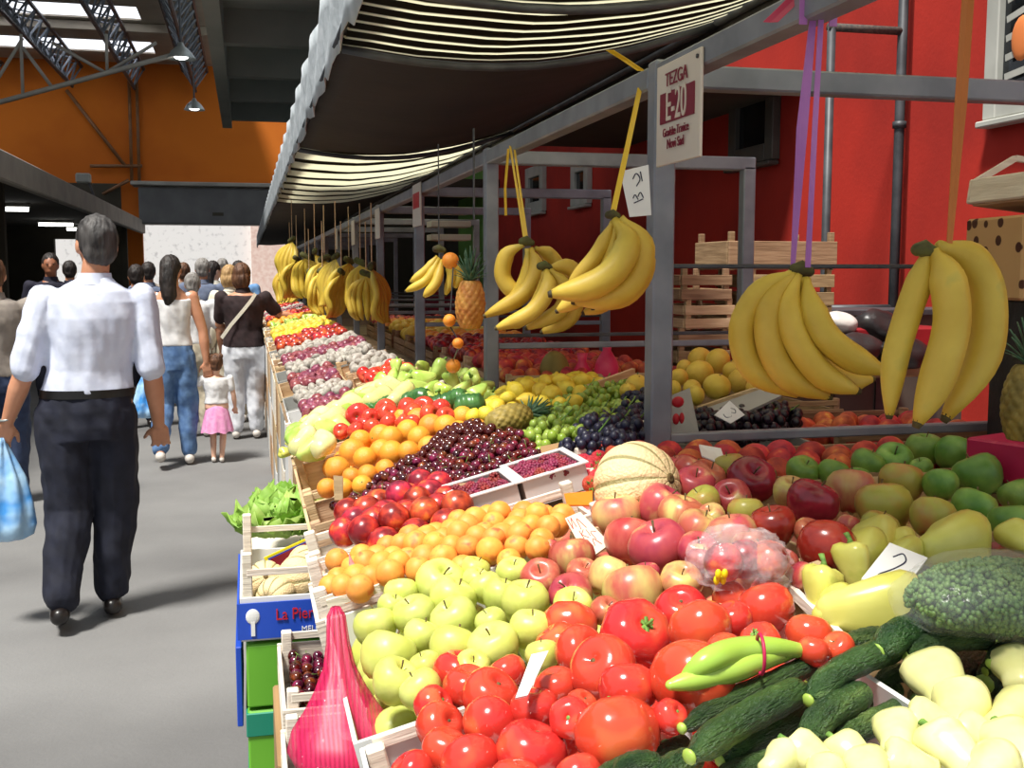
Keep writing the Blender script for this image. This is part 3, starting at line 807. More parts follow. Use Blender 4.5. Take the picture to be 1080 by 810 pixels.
# ------------------------------------------------------------ crates
M_wd = wood('crate_wood', (186, 152, 112), (212, 182, 142)); M_wdw = wood('pale_crate_wood', (214, 200, 182), (234, 224, 208))
M_wdd = wood('old_crate_wood', (132, 104, 72), (164, 134, 98))
M_whc = mat('white_carton', (206, 206, 204), (222, 221, 218), scale=3, rough=.7, rnd=.03); M_grc = mat('grey_carton', (150, 150, 146), (170, 168, 162), scale=3, rough=.7, rnd=.03)
M_brc = mat('brown_carton', (150, 114, 74), (166, 130, 88), scale=3, rough=.8, rnd=.05); M_blc = mat('blue_print', (22, 66, 176), (30, 76, 190), scale=3, rough=.5, rnd=0)
M_gnc = mat('green_carton', (98, 168, 44), (110, 180, 52), scale=3, rough=.5, rnd=0); M_tlc = mat('teal_print', (24, 128, 104), (30, 140, 112), scale=3, rough=.5, rnd=0)
M_mag = mat('magenta_carton', (176, 20, 70), (190, 28, 80), scale=3, rough=.5, rnd=0); M_redp = mat('red_print', (190, 26, 40), rough=.5, rnd=0)
M_yel = mat('yellow_print', (232, 214, 20), rough=.5, rnd=0); M_wht = mat('white_card', (232, 232, 230), (240, 240, 238), scale=3, rough=.6, rnd=0)
def crate(x0, x1, y0, y1, label, m=M_wd, style='wood', h=.09, z=None, tilt=None, post=.03, pm=None, group='produce crates', cat='crate', name='produce_crate'):
    cx, cy = (x0 + x1) / 2, (y0 + y1) / 2
    if tilt is None: tilt = SL if x1 < .72 else 0
    if z is None: z = (1.035 + .25 * cx if x1 < .72 else 1.2) - .1255
    w = (x1 - x0) / cos(tilt); d = y1 - y0
    t = thing(name, label, cat, (cx, cy, z), (0, -tilt, 0), group)
    b = MB(); b.box((0, 0, .005), (w - .002, d - .002, .006)); part('bottom', b, m, t)
    T = .007 if style == 'wood' else .005
    for s in (-1, 1):
        b = MB()
        if style == 'wood':
            n = max(2, int(h / .045))
            for k in range(n):
                zz = .008 + (k + .5) * h / n; b.box((s * (w / 2 - T / 2), 0, zz), (T, d - 2 * T, h / n - .008), ch=.001)
        else: b.box((s * (w / 2 - T / 2), 0, .008 + h / 2), (T, d - 2 * T, h))
        part('side_panel', b, m, t)
        b = MB(); b.box((0, s * (d / 2 - T / 2), .008 + h / 2), (w, T, h), ch=.001); part('end_panel', b, m, t)
    if style == 'wood' or pm:
        for sx in (-1, 1):
            for sy in (-1, 1):
                b = MB(); b.box((sx * (w / 2 - T - .011), sy * (d / 2 - T - .011), .01 + (h + post) / 2), (.02, .02, h + post - .006), ch=.002); part('corner_post', b, pm or m, t)
        for s in (-1, 1):
            b = MB(); b.box((0, s * (d / 2 - T - .003), .008 + h + post * .55), (w - .03, .006, .014), ch=.001); part('top_rail', b, pm or m, t)
    return t
crate(.13, .60, .62, 1.12, 'white crate under the front tomatoes at the corner of the stall', M_whc, 'card', .1, pm=M_wdw, post=.005)
crate(.125, .48, 1.135, 1.57, 'white card crate full of golden apples at the front edge', M_whc, 'card', .1)
crate(.49, .70, 1.135, 1.57, 'wooden crate under the red apples, left one', M_wd)
crate(.74, 1.16, 1.26, 1.68, 'wooden crate under the dark red and yellow apples', M_wd)
crate(1.17, 1.62, 1.26, 1.68, 'wooden crate under the green apples beside the magenta box', M_wdd)
crate(.62, 1.10, .74, 1.245, 'wooden crate of yellow peppers and cucumbers at the right', M_wdd, h=.05, post=.01)
crate(.11, .58, 1.60, 1.81, 'small wooden crate heaped with apricots, its pale rail in front', M_wdw, post=.045)
crate(.115, .41, 1.83, 2.05 - .035, 'wooden crate of dark nectarines behind the apricots', M_wdw, post=.04)
crate(.60, .77, 1.72, 2.01, 'slatted crate of strawberries behind the striped melon', M_wdw, post=.04)
crate(.84, 1.6, 1.70, 2.02, 'dark crate of mixed peaches below the horizontal bar', M_wdd)
crate(.13, .62, 2.09, 2.40, 'wooden crate heaped with dark cherries', M_wd)
crate(.13, .62, 2.41, 2.90, 'wooden crate filled with oranges behind the cherries', M_wd)
crate(.84, 1.22, 2.10, 2.62, 'crate of dark blackberries behind the main post', M_grc, 'card')
crate(1.23, 1.66, 2.10, 2.5, 'crate of peaches behind the bar at the right', M_wdd)
crate(.13, .66, 2.93, 3.14, 'small crate with the second lot of tomatoes', M_wd)
crate(.13, .66, 3.16, 3.55, 'crate of pale long peppers on the far side of the tomatoes', M_wdw)
crate(.84, 1.6, 2.7, 3.5, 'large crate of lemons behind the grapes', M_wdd)

# ------------------------------------------------------------ tomatoes in front
TOM0 = [(484,711,24),(496,724,24),(515,734,28),(457,745,20),(464,767,24),(519,763,27),(470,796,24),(507,800,29),(533,711,19),(564,747,23),(589,725,21),(571,783,34),(596,771,20),(611,750,16),
 (600,662,27),(588,680,22),(612,687,25),(638,711,33),(669,670,34),(661,724,28),(645,768,40),(692,760,17),(725,719,40),(719,646,26),(741,663,30),(773,634,21),(807,643,28),(802,678,20),(853,670,22),(880,684,12),
 (862,687,14),(770,655,20),(440,812,22),(545,825,26),(610,820,24),(765,690,20)]
TOM = [(a, b, c * 1.14) for a, b, c in TOM0]
def tomf(x, y): return 1.045 + .20 * x + .045 * math.exp(-((x - .42) ** 2 + (y - .98) ** 2) / .03)
tl = hero(TOM, lambda k: [T_c, T_a, T_b][(0 if k % 3 else 1) if k not in (18, 20, 27, 14) else 2], lambda k: 'large ripe tomato' if TOM[k][2] > 35 else ('small red tomato' if TOM[k][2] < 20 else 'glossy red tomato'),
     'front tomato heap', 'tomatoes in the front heap', 24, rlim=(.017, .046), f=tomf, tilt=.9)
under = []
y = .66
while y < 1.1:
    x = .19
    while x < .58: under.append([V((x + RN.uniform(-.01, .01), y, 1.035 + .25 * x - .075)), .034]); x += .071
    y += .068
heapof(under, [T_c], 'red tomato mostly buried under the top layer of the front tomato heap', 'buried tomatoes in the front heap')
# ------------------------------------------------------------ golden apples
GOLD0 = [(397,662,22),(437,650,22),(466,615,25),(480,632,24),(445,672,19),(480,655,24),(409,693,28),(471,690,25),(430,626,18),(413,641,15),(421,717,24),(445,729,22),(509,622,17),(529,630,20),(554,636,24),(541,605,17),
 (559,665,22),(518,657,16),(520,683,26),(502,612,14),(572,692,13),(604,641,20),(498,704,18),(454,700,16),(492,606,16)]
GOLD = [(a, b, c * 1.08) for a, b, c in GOLD0]
hero(GOLD, A_gold, 'pale golden apple', 'golden apple heap', 'golden apples in the front heap', 22, rlim=(.02, .037), f=lambda x, y: 1.045 + .24 * x)
under = []; y = 1.18
while y < 1.54:
    x = .165
    while x < .46: under.append([V((x, y, 1.035 + .25 * x - .076)), .034]); x += .07
    y += .07
heapof(under, A_gold, 'golden apple mostly buried under the top layer of the golden apple heap', 'buried golden apples')
# ------------------------------------------------------------ red and blushed apples
RED0 = [(603,590,23),(571,611,20),(579,583,14),(616,607,17),(641,610,22),(603,628,22),(670,626,30),(717,615,21),(638,645,15),(666,572,25),(707,579,30),(752,564,23),(731,546,24),(652,546,25),(696,536,24),(735,512,20),
 (752,529,17),(738,592,16),(682,607,14),(742,508,20),(792,508,26),(762,528,20),(787,542,18),(738,546,14),(757,564,24),(815,557,23),(857,532,26),(872,580,29),(898,518,24),(932,535,27),(950,510,22),(925,558,19),
 (983,546,22),(823,597,18),(727,583,20),(770,495,17),(727,499,17),(897,556,12),(833,520,17),(716,492,12),(965,573,14),(848,560,13),(805,585,16),(790,575,17),(850,610,16)]
RED = [(a, b, c * 1.1) for a, b, c in RED0]
deep = {26, 27, 20, 25}; yel = {16, 30, 31, 22, 29, 32, 35}; bl = {13, 7, 6, 28, 11, 24, 4, 23, 38}
def apf(k): return A_deep[0] if k in deep else A_yel[0] if k in yel else A_blush[0] if k in bl else A_red[0]
def apn(k): return 'shiny dark red apple' if k in deep else 'yellowish apple' if k in yel else 'half red half yellow apple' if k in bl else 'rosy red apple'
hero(RED, apf, apn, 'red apple heap', 'red apples on the near table', 24, rlim=(.018, .043))
GREEN = [(848,498,18),(877,500,17),(917,490,18),(940,488,21),(975,475,20),(1008,480,22),(972,494,12),(1032,502,26),(992,512,19),(1027,537,24),(1067,553,24),(1073,523,19),(1057,485,18),(1078,495,20),(905,505,13),(1045,570,16)]
hero(GREEN, A_green, 'green apple', 'green apple heap at the right', 'green apples on the near table', 20, rlim=(.02, .042), dz=.005)
under = []; y = 1.2
while y < 1.95:
    x = .52
    while x < 1.58:
        if not .675 < x < .755 and not (y < 1.3 and x > .7): under.append([V((x, y, min(1.035 + .25 * x, 1.2) - .075)), .034])
        x += .071
    y += .07
heapof(under, [A_red[0], A_blush[0]], 'red apple mostly buried under the top layer behind the tomatoes', 'buried red apples')
# dark peaches between the apples and the bar
it = fill([(690, 500), (705, 482), (900, 478), (1060, 476), (1060, 484), (960, 490), (900, 494), (850, 496), (800, 498)], .031, -.02, .3)
labs = row_labels(it, 'dark red peach', 'strip in front of the horizontal bar', 14)
heapof(it, [P_peach], None, 'peaches in front of the bar', None)
for o, l in zip([o for o in SC.objects if o.get('group') == 'peaches in front of the bar'], labs): o['label'] = l
# peaches behind the bar
it = fill([(826, 461), (842, 446), (880, 442), (925, 444), (955, 446), (1060, 430), (1075, 458)], .031, .0, .5, f=lambda a, b: 1.165)
for (p, r), l in zip(it, row_labels(it, 'ripe peach', 'peach heap behind the horizontal bar', 14)): place(P_peach, p, rnd_rot(3), r, l, 'peaches behind the bar')
# ------------------------------------------------------------ apricots, nectarines
it = fill([(345, 612), (358, 636), (437, 612), (520, 598), (560, 590), (600, 562), (592, 540), (545, 540), (500, 552), (430, 572), (355, 590)], .0205, .01, .35, mound=.015)
it = relax(it, it=6)
for (p, r), l in zip(it, row_labels(it, 'orange apricot', 'apricot crates', 11)): place(P_apr, p, rnd_rot(3), r, l, 'apricots in the front crates')
it = fill([(350, 628), (437, 606), (560, 588), (590, 545), (360, 595)], .02, -.04, .2)
heapof(it, [P_apr], 'apricot mostly buried under the top layer of apricots', 'buried apricots')
it = fill([(362, 572), (372, 584), (440, 566), (495, 550), (482, 528), (455, 512), (425, 528), (385, 540), (358, 548)], .028, .01, .4, mound=.02)
it = relax(it, it=6)
for (p, r), l in zip(it, row_labels(it, 'dark red nectarine', 'nectarine crate', 14)): place(P_nect, p, rnd_rot(3), r, l, 'nectarines in the crate')
# ------------------------------------------------------------ cherries
CH = [(352, 535), (385, 548), (430, 532), (455, 512), (500, 520), (545, 505), (577, 492), (573, 475), (545, 458), (500, 447), (475, 452), (440, 480), (400, 503)]
chf = lambda x, y: SURF(x) + .055 * math.exp(-((x - .50) ** 2 / .05 + (y - 2.33) ** 2 / .05))
it = fill(CH, .0112, .0, .5, f=chf)
rest = heapof(it, [P_cher, P_cher0, P_cher0], 'small dark red cherry lying on top of the big cherry heap', 'cherries on top of the heap', maxn=215)
it2 = fill(CH, .012, -.018, .3, f=chf) + fill(CH, .012, -.034, .3, f=chf)
stuff_balls('cherry_heap', rest + it2, M_cher, 'mass of dark cherries filling out the big heap and its far slope', 'cherries', 8)
# ------------------------------------------------------------ berries in punnets
M_clear = mat('clear_plastic', (235, 240, 240), rough=.15, rnd=0, alpha=.28)
M_pun = mat('white_punnet', (222, 216, 214), (206, 198, 196), scale=3, rough=.5, rnd=0)
def punnet(x0, x1, y0, y1, label, mm, item, rr, ilab, group, zoff=0, h=.05):
    cx, cy = (x0 + x1) / 2, (y0 + y1) / 2; z = SURF(cx) - .02 + zoff
    t = thing('punnet', label, 'punnet', (cx, cy, z), (0, -SL, 0), 'berry punnets')
    w = (x1 - x0) / cos(SL); d = y1 - y0
    b = MB(); b.box((0, 0, .002), (w, d, .004)); part('base', b, mm, t)
    for s in (-1, 1):
        b = MB(); b.box((s * (w / 2 - .002), 0, h / 2 + .002), (.004, d, h)); part('wall', b, mm, t)
        b = MB(); b.box((0, s * (d / 2 - .002), h / 2 + .002), (w - .008, .004, h)); part('wall', b, mm, t)
    b = MB()
    for s in (-1, 1): b.box((s * (w / 2), 0, h + .002), (.012, d + .012, .004), ch=.001); b.box((0, s * d / 2, h + .002), (w - .012, .012, .004), ch=.001)
    part('rim', b, mm, t)
    R = Matrix.Rotation(-SL, 3, 'Y'); yy = -d / 2 + rr * 1.3; j = 0
    while yy < d / 2 - rr:
        xx = -w / 2 + rr * (1.3 + (j % 2))
        while xx < w / 2 - rr:
            place(item, V(t.location) + R @ V((xx + RN.uniform(-.3, .3) * rr, yy + RN.uniform(-.3, .3) * rr, h - rr * .6 + RN.uniform(-.4, .5) * rr)), rnd_rot(3), rr * (1 + RN.uniform(-.1, .1)), ilab, group)
            xx += rr * 2.05
        yy += rr * 1.8; j += 1
    b = MB(); b.box((0, 0, h * .35), (w - .012, d - .012, h * .5)); o = part('dark_berry_filling', b, M_ras, t)
punnet(.36, .465, 1.835, 1.965, 'left punnet of raspberries with a white rim', M_pun, P_ras, .0105, 'purple red raspberry heaped in the left punnet', 'raspberries in the left punnet')
punnet(.475, .59, 1.835, 1.985, 'right punnet of raspberries with a white rim next to the strawberries', M_pun, P_ras, .0105, 'purple red raspberry heaped in the right raspberry punnet', 'raspberries in the right punnet')
it = fill([(602, 488), (612, 478), (683, 455), (690, 500), (655, 512), (636, 508), (620, 520)], .0165, 0.0, .4); it = relax(it, it=5)
for (p, r), l in zip(it, row_labels(it, 'bright red strawberry', 'strawberry crate beside the melon', 12)): place(P_str, p, rnd_rot(2.6), r, l, 'strawberries in the crate')
heapof(fill([(605, 486), (683, 458), (690, 500), (620, 515)], .016, -.035, .2), [P_str], 'strawberry mostly buried under the top layer of strawberries', 'buried strawberries')
# ------------------------------------------------------------ grapes
M_gg = mat('green_grape_skin', (124, 158, 46), (164, 186, 78), scale=3, rough=.25, rnd=.1, sss=.1); M_bg = mat('blue_grape_skin', (24, 24, 44), (44, 42, 68), scale=60, rough=.4, rnd=.1)
M_bb = mat('black_berry_skin', (20, 14, 22), (44, 26, 38), scale=40, rough=.3, rnd=.2)
def bunch(name, a, b_, wid, r, m, label, group, dz=.0, n=60, f=SURF, cat='grapes'):
    A = at_S(a[0], a[1], dz, f); B = at_S(b_[0], b_[1], dz, f); d = B - A; L = d.length; d.normalize()
    sd = d.cross(V((0, 0, 1))).normalized(); up = sd.cross(d)
    t = thing(name, label, cat, (A + B) / 2, group=group)
    it = []
    for _ in range(n):
        u = RN.random(); w = wid / 2 * (sin(pi * min(1, .15 + u * .75)) ** .6); an = RN.uniform(0, 6.28); q = RN.random() ** .5
        it.append([A + d * L * u + sd * cos(an) * w * q + up * sin(an) * w * q * .6, r * RN.uniform(.9, 1.08)])
    relax(it, it=12, slack=.85)
    mb = MB()
    for p, rr in it: mb.ball(p, (rr, rr, rr * 1.1), 9, 6)
    part('berries', mb, m, t, True, True)
    mb = MB(); mb.tube([B + up * wid * .2 - d * L * .3, B + up * wid * .3, B + up * wid * .35 + d * .02], .002, 5); part('stalk', mb, M_gstem, t, True, True)
GG = [((562,470),(600,452)),((585,475),(612,448)),((600,450),(630,432)),((612,462),(640,440)),((595,432),(625,415)),((630,430),(655,408)),((640,445),(665,425)),((575,455),(600,436)),((618,422),(642,408)),((655,420),(672,407))]
for i, (a, c) in enumerate(GG): bunch('green_grapes', a, c, .11, .0105, M_gg, 'bunch of green grapes, %s from the left in the green grape heap' % ORD(i), 'green grape bunches', .01)
BG = [((612,478),(640,462)),((632,470),(662,452)),((655,462),(684,446)),((640,455),(668,436)),((655,440),(684,424)),((625,462),(648,446)),((665,450),(690,436)),((668,428),(690,418))]
for i, (a, c) in enumerate(BG): bunch('blue_grapes', a, c, .11, .0105, M_bg, 'bunch of dark blue grapes, %s from the left in the blue grape heap' % ORD(i), 'blue grape bunches', .015)
for i, (a, c) in enumerate([((730,462),(770,452)),((745,458),(790,446)),((775,460),(815,450)),((800,455),(838,446)),((790,446),(820,436)),((728,455),(750,447))]):
    bunch('dark_grapes', (a[0], a[1] - 5), (c[0], c[1] - 3), .10, .011, M_bb, 'bunch of nearly black grapes around the diamond price card, %s from left' % ORD(i), 'black grape bunches', .0)
# ------------------------------------------------------------ oranges, lemons, tomatoes, peppers further on
ORA = [(372,477,15),(384,464,12),(398,461,13),(412,463,14),(356,495,14),(385,484,13),(402,476,13),(415,478,14),(372,503,10),(388,500,10),(345,515,11),(362,515,9),(430,455,13),(442,462,13),(455,450,14),(440,443,13),(470,450,13),
  (420,449,12),(432,476,12),(450,472,12),(425,440,10),(405,495,9),(470,465,11),(485,455,12),(488,440,12),(466,437,12),(502,452,11),(455,434,9),(382,512,9)]
hero(ORA, [P_or], 'bright orange', 'orange heap behind the cherries', 'oranges in the crate', 14, rlim=(.022, .038), dz=.02, tilt=3)
heapof(fill([(345, 520), (400, 500), (440, 480), (510, 445), (480, 430), (350, 490)], .032, -.05, .2), [P_or], 'orange mostly buried under the top layer of the orange heap', 'buried oranges')
LEM = [(544,413,11),(556,408,10),(570,412,10),(582,417,12),(598,412,11),(557,424,11),(536,420,8),(592,402,9),(615,402,9),(612,414,9),(524,430,10),(513,438,10),(500,440,9),(575,402,8),(632,405,8),(540,432,9),(528,441,9),(605,424,9),(590,427,9),(571,425,9)]
hero(LEM, [P_lem], 'yellow lemon', 'lemon heap left of the main post', 'lemons left of the main post', 11, rlim=(.02, .032), dz=.03, tilt=3)
heapof(fill([(500, 442), (540, 436), (640, 412), (620, 398), (540, 408)], .03, -.02, .2), [P_lem], 'lemon mostly buried under the top layer of the lemon heap', 'buried lemons')
lf = lambda x, y: 1.25 + .02 * x
LE2 = [(738,379,13),(757,381,14),(738,394,15),(756,408,15),(781,402,14),(780,386,10),(730,410,10),(715,398,10),(700,398,9),(722,388,9),(772,392,11),(795,408,9),(733,417,11),(710,410,9)]
hero(LE2, [P_grf], 'pale yellow grapefruit', 'heap right of the main post', 'grapefruits right of the main post', 13, rlim=(.02, .045), f=lf, tilt=3)
hero([(672,407,13),(690,402,10),(662,412,9)], [P_grf], 'deep yellow grapefruit', 'beside the blue grapes', 'grapefruits left of the post', 13, rlim=(.02, .05), dz=.04)
TO2 = [(352,450,9),(363,446,9),(374,443,12),(390,440,8),(402,437,10),(412,436,9),(425,434,10),(437,437,9),(446,432,10),(376,455,8),(395,452,8),(408,448,8),(425,446,7),(360,456,7),(455,438,9),(463,434,9),(384,450,7),(435,447,7),(470,440,8)]
TO2 = [(a, b - 1, c * 1.3) for a, b, c in TO2]
hero(TO2, [T_c], 'red tomato', 'second tomato heap beyond the oranges', 'tomatoes in the second heap', 9, rlim=(.022, .040), dz=.035, tilt=1.5)
heapof(fill([(345, 462), (475, 448), (490, 430), (400, 438), (345, 450)], .028, -.05, .2), [T_c], 'red tomato mostly buried in the second tomato heap beyond the oranges', 'buried tomatoes of the second heap')
for i, (a, c) in enumerate([((372,440),(400,428)),((385,434),(415,424)),((400,430),(428,422)),((425,426),(455,421)),((440,431),(470,424)),((335,452),(352,444)),((340,458),(362,447)),((465,428),(495,422)),((480,433),(512,426))]):
    lay(P_zuc, a, c, .15, .03, label='dark green courgette, %s in the strip behind the far tomatoes' % ORD(i), group='courgettes in the second stall')
k = 0
PP = [((303,462),(322,452)),((308,472),(330,462)),((318,455),(338,446)),((330,464),(350,452)),((322,448),(345,438)),((338,450),(358,438)),((350,446),(370,434)),((340,440),(362,430)),((355,434),(375,424)),((368,438),(388,426)),((372,428),(392,418)),
      ((388,426),(408,416)),((362,424),(384,414)),((385,418),(405,409)),((402,418),(422,408)),((315,480),(338,470)),((330,474),(348,466)),((398,412),(416,404)),((345,456),(362,449)),((378,418),(396,410)),((412,424),(430,414)),((305,468),(318,460))]
for i, (a, c) in enumerate(PP): lay(P_pale if i % 3 else P_lime, a, c, .062, .03 + .01 * (i % 3), label='pale yellow green pepper, %s from the aisle in the far pepper heap' % ORD(i) if i < 15 else 'pale yellow pepper on the near fringe of the far pepper heap', group='peppers of the second stall')
PG = [(432,392,12),(448,398,11),(462,392,12),(478,402,10),(425,403,10),(440,408,11),(455,410,10),(470,412,11),(488,410,11),(500,400,11),(415,396,9),(405,402,9),(492,394,8),(430,414,9),(505,412,10),(484,420,9),(455,420,8),(500,422,9),(418,388,8),(475,388,8),(445,386,8)]
items = [[at_S(x, y, .03), r * depth(at_S(x, y, .03)) / FOC] for x, y, r in PG]
for (p, r), l in zip(items, row_labels(items, 'light green blocky pepper', 'green heap in the second stall', 10)):
    place(P_lime, p, rnd_rot(3), (r * 1.5, r * 1.5, r * 1.15), l, 'green peppers of the second stall')
heapof(fill([(400, 412), (440, 428), (515, 425), (515, 400), (440, 388), (400, 398)], .034, -.03, .2), [P_lime], 'light green pepper mostly buried in the green heap of the second stall', 'buried green peppers', tilt=3)
heapof(fill([(302, 478), (345, 474), (420, 430), (420, 410), (385, 412), (320, 445)], .03, -.01, .3), [P_pal0], 'pale pepper mostly buried in the far pepper heap', 'buried pale peppers', tilt=3)
# ------------------------------------------------------------ cucumbers in front
def cf(x, y): return 1.085 + .11 * x
CU = [((8,500),(430,290),75,0,.02),((30,590),(390,375),105,0,.03),((125,605),(420,445),85,0,.0),((385,545),(575,395),100,1,.015),((478,560),(705,440),90,0,.0),((405,415),(690,255),92,1,.03),((620,260),(822,150),105,0,.045),
      ((505,255),(640,215),75,0,.02),((612,372),(750,325),60,1,.0),((712,280),(985,225),85,1,.03),((815,200),(1090,140),95,0,.045),((975,300),(1090,235),70,0,.02),((440,300),(540,270),60,0,.0),((960,325),(1090,280),60,1,.0),
      ((-300,700),(-100,590),75,0,.0),((-220,650),(-60,620),70,1,.01),((-130,610),(20,545),60,0,-.02),((585,420),(690,380),60,0,-.01),((-110,700),(60,600),80,1,.0),((100,690),(330,600),90,0,-.01),((395,370),(500,340),70,0,-.01)]
cdesc = ['long dark cucumber lying lowest-left to upper-right just under the green chillies', 'thick dark cucumber in the middle front with a yellowish tip', 'cucumber with a pale end lying under the thick front one',
 'short rough cucumber pointing at the pale peppers', 'dark cucumber partly under the front pale peppers', 'long cucumber in the middle of the pile crossing others', 'thick cucumber reaching up to the bag of peas',
 'small cucumber beside the crate edge below the yellow peppers', 'short cucumber with a bright green end, lower one', 'cucumber with a bright green end just below the bag of peas', 'long cucumber lying under the bag of peas at the right edge',
 'cucumber at the right edge below the pea bag', 'stubby cucumber between the tomatoes and the long ones', 'lowest cucumber at the right edge behind the pale peppers', 'small cucumber at the bottom edge left of the pile', 'cucumber below the tomatoes at the bottom edge',
 'thin cucumber touching the biggest tomato', 'short cucumber hidden among the pile beside the bright tipped one', 'cucumber end at the bottom edge under the thick front one', 'cucumber at the bottom edge left of the pale peppers', 'short cucumber in the gap at the middle of the pile']
for i, (a, c, w, pr, dz) in enumerate(CU):
    pa = (720 + a[0] / 3, 600 + a[1] / 3); pb = (720 + c[0] / 3, 600 + c[1] / 3)
    d = depth(at_S((pa[0] + pb[0]) / 2, (pa[1] + pb[1]) / 2, dz, cf)); wd = w / 3 * d / FOC / .4
    lay(P_cuc[pr], pa, pb, wd, dz, cf, cdesc[i], 'cucumbers in the front pile', roll=RN.choice((1.2, 1.8)))
for i, (x0, y0, x1, y1, dz) in enumerate(((.78,.86,.93,.98,0),(.72,.93,.86,1.05,.0),(.84,.80,.99,.90,.0),(.90,.92,1.05,1.02,.0),(.80,1.02,.95,1.12,0),(.93,1.03,1.08,1.10,0),(.70,.83,.84,.93,-.01),(.62,.88,.76,.99,-.01),(.88,.98,1.04,1.06,.03))):
    lay(P_cuc[i % 2], 0, 0, .105, loc=(V((x0, y0, 1.135 + dz)), V((x1, y1, 1.145 + dz))), label='cucumber low in the pile under the pea bag, ' + ORD(i) + ' from the tomatoes', group='lower cucumbers')
# ------------------------------------------------------------ pale peppers in front
PW = [(820,375,100,1.2),(300,610,62,.4),(410,595,70,1.9),(545,600,70,1.6),(680,540,80,.9),(720,620,75,2.4),(900,465,100,.7),(870,590,90,1.5),(1015,470,90,.2),(1040,575,90,1.2),(1055,330,75,1.0),(960,640,90,.3),(800,500,80,2.2),(590,660,80,1.0),(960,540,70,2.0),(450,670,70,.8)]
def pf(x, y): return 1.12 + .06 * x
items = []
for x, y, r, an in PW:
    p = at_S(720 + x / 3, 600 + y / 3, .015, pf); items.append([p, r / 3 * depth(p) / FOC])
relax(items, it=6, slack=.8)
labs = row_labels(items, 'whitish yellow pepper', 'front pepper heap', 22)
for (p, r), l, q in zip(items, labs, PW):
    d = V((cos(q[3]), sin(q[3]) * .8, .25)); m = d.to_track_quat('Z', 'Y').to_matrix()
    place(P_pale, p, m.to_euler(), (r * 1.75, r * 1.65, r * 1.2), l, 'pale peppers in the front heap')
it = []
for i in range(18):
    x = .42 + (i % 6) * .075; y = .70 + (i // 6) * .065
    place(P_pale, (x, y, pf(x, y) - .05), rnd_rot(3), (.05, .05, .045), 'pale pepper mostly buried under the front pepper heap', 'buried pale peppers in front')
# yellow peppers by the price card 2
YP = [(440,620,60,(.35,.2,1)),(470,660,55,(1,.3,.3)),(590,665,110,(1,-.5,.1)),(560,500,70,(1,.5,.2)),(620,460,70,(.8,1,.1)),(545,540,55,(.2,.4,1)),(840,465,95,(1,.25,.0)),(690,500,55,(1,.4,0)),(665,640,70,(.8,-.8,.2)),(760,600,50,(1,0,.1)),(700,470,50,(.6,1,0)),(1070,450,50,(.3,1,.2)),(500,480,40,(.9,.3,.1))]
items = [[at_S(720 + x / 3, 420 + y / 3, -.005, lambda a, b: 1.16 + .05 * a), r / 3 / 900] for x, y, r, d in YP]
labs = row_labels(items, 'soft yellow pointed pepper', 'heap around the figure 2 card', 24)
for (p, r), l, q in zip(items, labs, YP):
    m = V(q[3]).to_track_quat('Z', 'Y').to_matrix(); r = q[2] / 3 * depth(p) / FOC
    place(P_yelp, p, m.to_euler(), (r * 1.95, r * 1.95, r * 1.5), l, 'yellow peppers around the price card')
# ============================================================ left of the stall: melons, cartons, lettuce
M_mel = mat_nodes('melon_rind', lambda N, L, p, tc: None)
def melmat(N, L, p, tc, base=(232, 206, 158), dark=(150, 140, 92)):
    sx = N.new('ShaderNodeSeparateXYZ'); L.new(tc.outputs['Object'], sx.inputs[0])
    a = N.new('ShaderNodeMath'); a.operation = 'ARCTAN2'; L.new(sx.outputs[1], a.inputs[0]); L.new(sx.outputs[0], a.inputs[1])
    m = N.new('ShaderNodeMath'); m.operation = 'MULTIPLY'; m.inputs[1].default_value = 10; L.new(a.outputs[0], m.inputs[0])
    c = N.new('ShaderNodeMath'); c.operation = 'COSINE'; L.new(m.outputs[0], c.inputs[0])
    r = N.new('ShaderNodeValToRGB'); e = r.color_ramp.elements; e[0].position = .03; e[0].color = lin(dark); e[1].position = .12; e[1].color = lin(base)
    k = N.new('ShaderNodeMath'); k.operation = 'MULTIPLY_ADD'; k.inputs[1].default_value = .5; k.inputs[2].default_value = .5
    L.new(c.outputs[0], k.inputs[0]); L.new(k.outputs[0], r.inputs[0])
    n = N.new('ShaderNodeTexNoise'); n.inputs['Scale'].default_value = 14; L.new(tc.outputs['Object'], n.inputs[0])
    bp = N.new('ShaderNodeBump'); bp.inputs['Strength'].default_value = .3; bp.inputs['Distance'].default_value = .02; L.new(n.outputs[0], bp.inputs['Height']); L.new(bp.outputs[0], p.inputs['Normal'])
    L.new(r.outputs[0], p.inputs['Base Color']); p.inputs['Roughness'].default_value = .6
MATS.clear() if False else None
bpy.data.materials.remove(MATS.pop('melon_rind')); M_mel = mat_nodes('melon_rind', melmat)
def melon(b):
    b.ball((0, 0, 0), (1, 1, .93), 80, 24, f=lambda q: V((q.x, q.y, q.z)) * (1 - .05 * (.5 - .5 * cos(10 * math.atan2(q.y, q.x))) ** 6 * (1 - abs(q.z) ** 3)))
P_mel = proto('striped_melon', 'melon', melon, M_mel, [('stem_scar', lambda b: b.lathe([(.11, .86), (.12, .94), (.05, .96), (.01, .93)], 12), M_stem)])
p = at_S(672, 513, .02); place(P_mel, p, (1.2, .5, .4), 48 * depth(p) / FOC, 'big cream melon with green ribs lying below the main stall post')
ZM = .80
tm = crate(-.03, .27, 2.22, 2.62, 'melon crate with pale wooden posts and a blue printed card side', M_whc, 'card', .085, z=ZM, tilt=0, pm=M_wdw, post=.09, group=None, name='melon_crate')
b = MB(); b.box((0, -.2035, .045), (.312, .004, .075)); part('printed_side', b, M_blc, tm)
b = MB(); b.box((-.1535, 0, .045), (.004, .405, .075)); part('printed_side', b, M_blc, tm)
